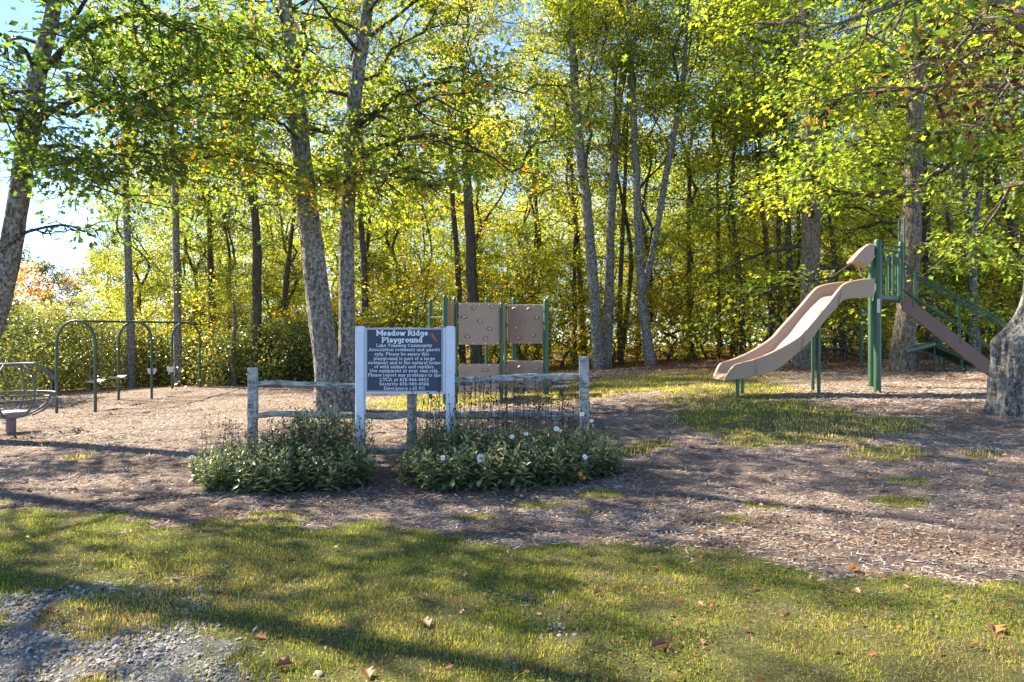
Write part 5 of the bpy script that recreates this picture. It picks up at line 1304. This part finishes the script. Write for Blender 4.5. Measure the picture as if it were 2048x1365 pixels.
wood_tree([[(1170, 745), (1160, 560), (1150, 420), (1140, 300), (1132, 180)]], 29, [11], 'thin dark forest tree left of the two grey trunks', crowns=[(0, 330, 0, .9)], seed=27)
wood_tree([[(1242, 742), (1240, 600), (1246, 450), (1252, 300), (1256, 180)], [(1245, 700), (1262, 520), (1240, 380), (1215, 270)]], 28, [10, 9], 'thin dark stems crossing behind the two grey trunks', crowns=[(0, 300, 3, .9)], seed=29)
wood_tree([[(1862, 735), (1860, 600), (1852, 470), (1846, 330), (1842, 200)]], 21.5, [20], 'dark trunk directly behind the green tower ladder rails', crowns=[(0, 330, 1, .8), (0, 200, 3, .7)], seed=31)
wood_tree([[(1950, 715), (1947, 600), (1944, 480), (1958, 390), (1968, 280)], [(1944, 480), (1930, 400), (1925, 300)]], 23, [17, 9], 'forked grey tree rising behind the lower end of the climbing ramp', crowns=[(0, 400, 0, .8)], m='bark', seed=33)
wood_tree([[(2075, 700), (2050, 560), (2020, 440), (1985, 330), (1965, 230)]], 22, [16], 'dark tree leaning left behind the gnarled oak', crowns=[(0, 350, 3, .8)], seed=35)
wood_tree([[(1590, 730), (1582, 600), (1574, 420), (1570, 260), (1566, 140)]], 25, [15], 'dark trunk just left of the tall maple behind the slide', crowns=[(0, 300, 1, .9)], seed=37)
wood_tree([[(1562, 728), (1560, 600), (1556, 420), (1550, 260)]], 26, [11], 'slim trunk second to the left of the tall maple', crowns=[(0, 320, 2, .9)], seed=39)
wood_tree([[(1548, 640), (1536, 520), (1522, 400), (1510, 280)]], 27, [11], 'slim trunk leaning left above the top of the slide exit', crowns=[(0, 330, 0, .9)], seed=41)
wood_tree([[(1486, 735), (1482, 600), (1470, 480), (1462, 340)]], 27, [12], 'slim trunk above the exit end of the slide', crowns=[(0, 380, 2, .9)], seed=43)
wood_tree([[(1440, 735), (1437, 600), (1436, 450), (1434, 320)]], 29, [9], 'thin straight trunk left of the slide exit', crowns=[(0, 360, 3, .9)], seed=45)
wood_tree([[(1690, 715), (1676, 590), (1664, 480), (1650, 360)]], 24, [11], 'thin trunk leaning behind the slide hood', crowns=[(0, 330, 0, .8)], seed=47)
wood_tree([[(1905, 720), (1912, 600), (1900, 470), (1885, 380)]], 25, [10], 'thin trunk between the dark trunk and the forked tree by the ramp', crowns=[(0, 350, 2, .8)], seed=49)

# forest at large: straight tree prototypes copied
FT = []
for k in range(5):
    rgk = np.random.default_rng(800 + k)
    P = np.array([[rgk.normal(0, .10) * i, rgk.normal(0, .10) * i, i * 1.9 - .15] for i in range(8)])
    V, F, C, Rr = bark_trunk(P, [.13, .10, .095, .085, .075, .06, .05, .03], 10, 36, .1, .3, 900 + k)
    tb, s = grow(rgk, C, Rr, .25, 8, lambda u: 1.5, (.1, .8), 3, 1, 4, .1, twigs=False)
    FT.append((tubes_mesh('ft', tb, M['bark_dark'], [(V, F)]), C))
def forest_copy(x, y, k, s, ck, label, group, low=True):
    t = empty('forest_tree', (x, y, h1(x, y)), label, 'tree', group); t.rotation_euler = (0, 0, rg.uniform(0, 6.28))
    t.scale = (s, s, s)
    o = bpy.data.objects.new('trunk', FT[k][0]); COL.objects.link(o); o.parent = t
    C = FT[k][1]
    put(t, CPR[ck], 4.8, 1.0, rg.uniform(0, 6.28), off=(C[12][0], C[12][1]))
    put(t, CPR[(ck + 1) % 4], 1.9, .62, rg.uniform(0, 6.28), names=('middle_branches', 'middle_foliage'), sz=.75)
    if low: put(t, SAP[int(rg.integers(3))], rg.uniform(.6, 2.4), .9, rg.uniform(0, 6.28), names=('low_branches', 'low_foliage'))
cells = 0
for (y0, y1, n) in ((26.5, 33, 17), (33, 42, 22), (42, 58, 26)):
    for i in range(n):
        y = rg.uniform(y0, y1); px = 200 + (2120 - 200) * (i + rg.uniform(.1, .9)) / n
        if 215 > px: continue
        if y < 33 and abs(px - 1000) < 60 : y += 3
        x = (px - 1024) / FPX * y
        forest_copy(x, y, int(rg.integers(5)), rg.uniform(.78, 1.08) * (.86 if px < 600 else 1), int(rg.integers(4)), 'slender dark-trunked tree with thin yellow-green crown in the woods beyond the clearing', 'slender trees in the woods beyond the clearing', y < 40)
for i in range(64):
    px = 235 + (2150 - 235) * (i + rg.uniform(0, 1)) / 64; y = rg.uniform(25.2, 31) - (3.5 if px > 1650 else 0)
    if 880 < px < 1130: y += 1.5
    if px < 470: y = max(y + 2, 28.5)
    x = (px - 1024) / FPX * y; s = rg.uniform(.55, 1.15)
    t = empty('sapling', (x, y, h1(x, y)), 'leafy yellow-green sapling in the undergrowth along the edge of the woods', 'sapling', 'saplings in the undergrowth along the woods')
    put(t, SAP[int(rg.integers(3))], -.05, s, rg.uniform(0, 6.28), names=('stem', 'crown'))
# shrubs on the left
for (px, d, k, s, lab) in ((20, 25.5, 0, .86, 'tall glossy rhododendron behind the globe spinner'), (110, 26, 0, .84, 'tall glossy rhododendron left of the front swing arch'), (185, 27.2, 0, .80, 'glossy rhododendron behind the front swing arch'),
                           (255, 29, 0, .74, 'glossy rhododendron behind the belt swings'), (-40, 22, 0, 1.0, 'glossy rhododendron cut by the left edge of the view'), (315, 28.3, 1, 1.1, 'dark bush behind the bucket swings'),
                           (385, 28, 1, 1.0, 'dark bush at the rear swing arch'), (455, 26, 1, .95, 'bright broadleaf bush left of the fence post'), (545, 26.5, 1, 1.15, 'dark bush behind the left fence rails'), (605, 26, 1, 1.2, 'dense bush at the foot of the oak on its left'),
                           (60, 31, 0, .98, 'larger rhododendron rising behind the front row at left'), (160, 32, 0, .92, 'rhododendron behind the front row and below the bright yellow tree'), (780, 27, 1, 1.35, 'green bush in the trees just above the sign'), (700, 27.5, 1, 1.2, 'bush seen between the oak and the sign')):
    x = (px - 1024) / FPX * d
    t = empty('shrub', (x, d, h1(x, d) - .05), lab, 'shrub')
    put(t, SHR[k], 0, s, rg.uniform(0, 6.28), names=('stems', 'foliage'))
for (px, d, s, lab, pr) in ((38, 36, .95, 'orange and gold autumn tree left of the low sky gap', ORG), (68, 42, .75, 'small red-orange tree at the bottom of the sky gap', ORG), (190, 37, .85, 'bright yellow tree low in the sky gap', SAP[2]),
                            (95, 85, 1.0, 'hazy green tree far off left in the sky gap', FAR[0]), (135, 88, 1.0, 'russet tree far off in the middle of the sky gap', FAR[1]), (175, 86, .95, 'hazy green tree far off right in the sky gap', FAR[0]), (215, 82, 1.05, 'far green tree partly hidden by the trunk behind the swings', FAR[0]),
                            (20, 80, 1.15, 'far green tree behind the orange one', FAR[0])):
    x = (px - 1024) / FPX * d; z = h1(x, d)
    t = empty('distant_tree', (x, d, z), lab, 'tree')
    off = {36: 1.4, 42: 1.0, 37: 1.0}.get(d, 6.0)
    mb = MB(); mb.tube([(0, 0, -.2), (0, 0, off + 2)], [.12, .08], 6); mb.build('trunk', M['bark_dark'], t)
    put(t, pr, off, s, rg.uniform(0, 6.28))
# far-off woods as one mass
rgf = np.random.default_rng(4242)
m = 5200; y = rgf.uniform(60, 80, m); px = rgf.uniform(-150, 2300, m); x = (px - 1024) / FPX * y
top = np.where(px < 230, 3.5, 15.5) + 3 * fbm(x * .12, y * .1, 66, 3)
z = H(x, y) + rgf.uniform(0, 1, m) ** 1.15 * top
S = np.stack([x, y, z, rgf.normal(0, 1, m), rgf.normal(0, 1, m), rgf.normal(0, 1, m)], -1)
tag(link('far_woods', leaves_mesh('far_woods', rgf, S, 26, .75, L_SIMPLE, (.28, .5), 'wood_leaf', .40, .12, .15, .8, (0, 0, 0), .02)), 'deep mass of green-gold woods far behind the playground', 'woods', kind='stuff')
rgu = np.random.default_rng(77)
m = 2400; y = rgu.uniform(27.5, 60, m); px = rgu.uniform(250, 2250, m); y = y - 3 * (px > 1650); x = (px - 1024) / FPX * y
z = H(x, y) + rgu.uniform(0, 1, m) ** 1.3 * (1.0 + 1.2 * fbm(x * .3, y * .3, 12, 2) + .035 * (y - 27))
S = np.stack([x, y, z, rgu.normal(0, 1, m), rgu.normal(0, 1, m), rgu.uniform(0, 1, m)], -1)
tag(link('undergrowth', leaves_mesh('undergrowth', rgu, S, 20, .42, L_SIMPLE, (.09, .17), 'wood_leaf', .6, .15, .15, .7, (0, 0, 0), .05)), 'low golden green undergrowth covering the floor of the woods', 'undergrowth', kind='stuff')
# trees just outside the left of the view, whose shade falls on the lawn
rg = np.random.default_rng(611)
for (bx, by, seed, lean, lab) in ((-11.6, 8.4, 5, (3.0, .2), 'broad oak beyond the left edge of the view whose boughs shade the lawn'), (-14.0, 11.5, 8, (1.2, .2), 'taller oak beyond the left edge of the view, farther back')):
    b = np.array([bx, by, h1(bx, by)])
    Pn = np.array([b + [lean[0] * u * u, lean[1] * u * u, 11.5 * u - .15] for u in np.linspace(0, 1, 7)])
    t = empty('oak_tree', b, lab, 'tree')
    V, F, C, Rr = bark_trunk(Pn, [.30, .25, .22, .19, .15, .10, .04], 20, 60, .1, .3, seed)
    tb, s = grow(rg, C, Rr, .36, 19, lambda u: 5.2 - 2.2 * u, (0.1, .9), 6, 3)
    link('trunk', tubes_mesh('ot', tb, M['bark_dark'], [(V, F)], b), t)
    link('crown', leaves_mesh('side_oak_crown', rg, s, 30, .24, L_SIMPLE, (.10, .19), 'oak_leaf', .4, .12, .15, .6, b, .01, .44), t)

# ------------------------------------------------------------------ flower beds
def plant_proto(seed, rad, hgt, stems):
    rg = np.random.default_rng(seed)
    pos = []; D = []; U = []; sz = []; hue = []; tb = []
    for i in range(stems):
        a = rg.uniform(0, 6.28); r = rad * math.sqrt(rg.uniform(0, 1)); h = hgt * rg.uniform(.6, 1.1) * (1 - .3 * (r / rad) ** 2)
        b = np.array([r * .75 * math.cos(a), r * .75 * math.sin(a), 0]); t = np.array([r * 1.15 * math.cos(a) + rg.normal(0, .03), r * 1.15 * math.sin(a) + rg.normal(0, .03), h])
        P = spline([b, (b + t) / 2 + rg.normal(0, .015, 3), t], 6); tb.append((P, np.linspace(.0035, .002, 6), 3))
        nlv = int(10 + 11 * h)
        for k in range(nlv):
            u = (k + rg.uniform(0, 1)) / nlv; p = P[0] + (P[-1] - P[0]) * u
            aa = k * 2.4 + a + rg.normal(0, .3); e = .75 - .9 * (1 - u) + rg.normal(0, .25)
            d = np.array([math.cos(aa) * math.cos(e), math.sin(aa) * math.cos(e), math.sin(e)])
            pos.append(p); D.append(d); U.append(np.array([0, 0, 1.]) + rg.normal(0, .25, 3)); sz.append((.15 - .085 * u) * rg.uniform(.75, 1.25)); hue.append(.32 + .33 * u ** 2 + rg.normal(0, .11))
    n = len(pos); sz = np.array(sz)
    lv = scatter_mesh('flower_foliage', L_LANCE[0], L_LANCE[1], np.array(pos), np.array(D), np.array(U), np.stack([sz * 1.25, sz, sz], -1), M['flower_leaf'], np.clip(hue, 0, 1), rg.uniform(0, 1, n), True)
    return tubes_mesh('flower_stems', tb, M['dead_stalk']), lv
def stalk_proto(seed, rad, h0, h1_, n):
    rg = np.random.default_rng(seed); mb = MB(); mh = MB()
    for i in range(n):
        a = rg.uniform(0, 6.28); r = rad * math.sqrt(rg.uniform(0, 1)); h = rg.uniform(h0, h1_)
        b = np.array([r * math.cos(a), r * math.sin(a), .1]); t = b + [rg.normal(0, .05), rg.normal(0, .05), h]
        P = spline([b, (b + t) / 2 + rg.normal(0, .012, 3), t], 5); mb.tube(P, np.linspace(.0034, .0022, 5), 3, False)
        ends = [t]
        if rg.uniform() < .75:
            for _ in range(int(rg.integers(1, 3))):
                f = rg.uniform(.5, .85); q = P[0] + (P[-1] - P[0]) * f; e = q + [rg.normal(0, .05), rg.normal(0, .05), rg.uniform(.07, .16)]
                mb.tube([q, (q + e) / 2 + [0, 0, -.008], e], .0022, 3, False); ends.append(e)
        for e in ends:
            s = rg.uniform(.007, .0115); mh.tube([e - [0, 0, s * .8], e - [0, 0, s * .3], e + [0, 0, s * .5], e + [0, 0, s * 1.1]], [s * .4, s, s * .95, s * .3], 6)
    def fin(mb, m):
        V = np.concatenate(mb.v); return raw_mesh('st', V, np.array([i for f in mb.f for i in f]), np.array([len(f) for f in mb.f]), M[m])
    return fin(mb, 'dead_stalk'), fin(mh, 'seed_head')
PLP = [plant_proto(1, .34, .58, 52), plant_proto(2, .36, .72, 58), plant_proto(3, .30, .46, 46)]
STP = [stalk_proto(5, .30, .5, .80, 9), stalk_proto(6, .30, .6, .98, 15), stalk_proto(7, .28, .45, .7, 6)]
rgp = np.random.default_rng(99)
plants = []
def bed(spots, grp, lab):
    for (px, d, k, s, st, ss) in spots:
        x = (px - 1024) / FPX * d
        t = empty('daisy_plant', (x, d, h1(x, d) - .01), lab, 'flower plant', grp); t.rotation_euler = (0, 0, rgp.uniform(0, 6.28))
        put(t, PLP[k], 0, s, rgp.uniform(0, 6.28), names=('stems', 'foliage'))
        if st is not None: put(t, STP[st], 0, ss, rgp.uniform(0, 6.28), names=('dead_stalks', 'seed_heads'))
        plants.append((t, x, d))
bed([(455, 7.55, 2, .95, 2, .9), (520, 7.45, 0, .95, 2, 1), (590, 7.45, 0, .92, 0, .9), (655, 7.5, 0, .95, 0, .9), (700, 7.7, 2, 1.0, 2, 1), (430, 8.0, 2, .9, 2, 1), (490, 8.0, 0, .95, 0, .85), (560, 8.05, 1, .9, 0, .9), (625, 8.05, 1, 1.05, 0, .95), (680, 8.1, 1, 1.08, 0, .9), (650, 8.45, 1, 1.15, 0, .9), (590, 8.45, 0, 1.0, 0, 1)],
    'leafy daisy plants in the left clump by the sign', 'leafy daisy plant with brown dead stalks in the clump left of the sign gap')
bed([(850, 7.7, 2, .95, 2, 1), (905, 7.45, 0, 1.0, 0, .9), (970, 7.45, 0, 1.0, 0, .95), (1035, 7.5, 0, .95, 0, .9), (1100, 7.6, 2, 1.1, 2, 1), (1150, 7.75, 0, .85, 2, 1), (1185, 7.95, 2, 1.1, 2, .9), (870, 8.1, 1, .95, 1, .95), (930, 8.05, 1, 1.0, 1, 1.05), (990, 8.0, 0, 1.0, 1, 1.05), (1050, 8.05, 0, 1.0, 1, 1.0), (1110, 8.15, 0, 1.0, 1, .95), (1160, 8.3, 0, .95, 0, .95),
     (880, 8.35, 0, 1.0, 1, 1.05), (950, 8.4, 0, 1.0, 1, 1.08), (1030, 8.4, 0, .95, 1, 1.02), (1095, 8.4, 0, .95, 1, 1.0)],
    'leafy daisy plants in the right clump by the sign', 'leafy daisy plant with dark seed heads in the clump right of the sign gap')
def flower(px, py, d, r, pm='petal', npet=18, tilt=.9):
    p = at(px, py, d); i = int(np.argmin([abs(x - p[0]) + abs(y - d - .2) for _, x, y in plants])); par = plants[i][0]
    rgq = np.random.default_rng(int(px)); nrm = np.array([rgq.normal(0, .3), -1, rgq.uniform(.3, 1.0)]); nrm /= np.linalg.norm(nrm)
    u = np.cross(nrm, [0, 0, 1.]); u /= np.linalg.norm(u); v = np.cross(nrm, u)
    mb = MB()
    for k in range(npet):
        a = 2 * math.pi * k / npet + rgq.normal(0, .06); dd = u * math.cos(a) + v * math.sin(a); sd = -u * math.sin(a) + v * math.cos(a); rr = r * rgq.uniform(.8, 1.05); w = r * .13
        V = [p + dd * rr * .2 - sd * w * .6, p + dd * rr * .2 + sd * w * .6, p + dd * rr * .7 + sd * w + nrm * r * .10, p + dd * rr + nrm * r * rgq.uniform(-.15, .1), p + dd * rr * .7 - sd * w + nrm * r * .10]
        V += [q - nrm * .001 for q in V]
        mb.add(V, [(0, 1, 2, 3, 4), (9, 8, 7, 6, 5), (0, 5, 6, 1), (1, 6, 7, 2), (2, 7, 8, 3), (3, 8, 9, 4), (4, 9, 5, 0)])
    mi = par.matrix_world
    bpy.context.view_layer.update()
    inv = par.matrix_world.inverted()
    def attach(mb, name, m, pr, first=None):
        V = np.concatenate(mb.v); W = np.array([tuple(inv @ Vector(q)) for q in V]); mb.v = [W]
        return mb.build(name, M[m], pr)
    f = attach(mb, 'flower', pm, par)
    mb = MB(); mb.tube([p - nrm * .004, p + nrm * .008, p + nrm * .013], [r * .26, r * .25, r * .1], 10); attach(mb, 'flower_eye', 'yolk', f)
    mb = MB(); mb.tube([p - nrm * .004, p - nrm * .05 + [0, 0, -.06], p - nrm * .08 + [0, 0, -.3]], .0028, 4); attach(mb, 'flower_stalk', 'dead_stalk', f)
for (px, py, r) in ((886, 916, 0.034), (961, 917, 0.055), (1024, 874, 0.031), (1113, 858, 0.037), (1170, 914, 0.033), (1164, 829, 0.033), (1183, 842, 0.026), (1052, 868, 0.030), (383, 915, 0.030), (470, 872, 0.022), (1122, 862, 0.024)):
    flower(px, py, 7.22 if py > 900 else 7.6, r)
flower(1161, 949, 7.3, .035, 'orange_petal', 9); flower(1168, 956, 7.28, .025, 'orange_petal', 9)
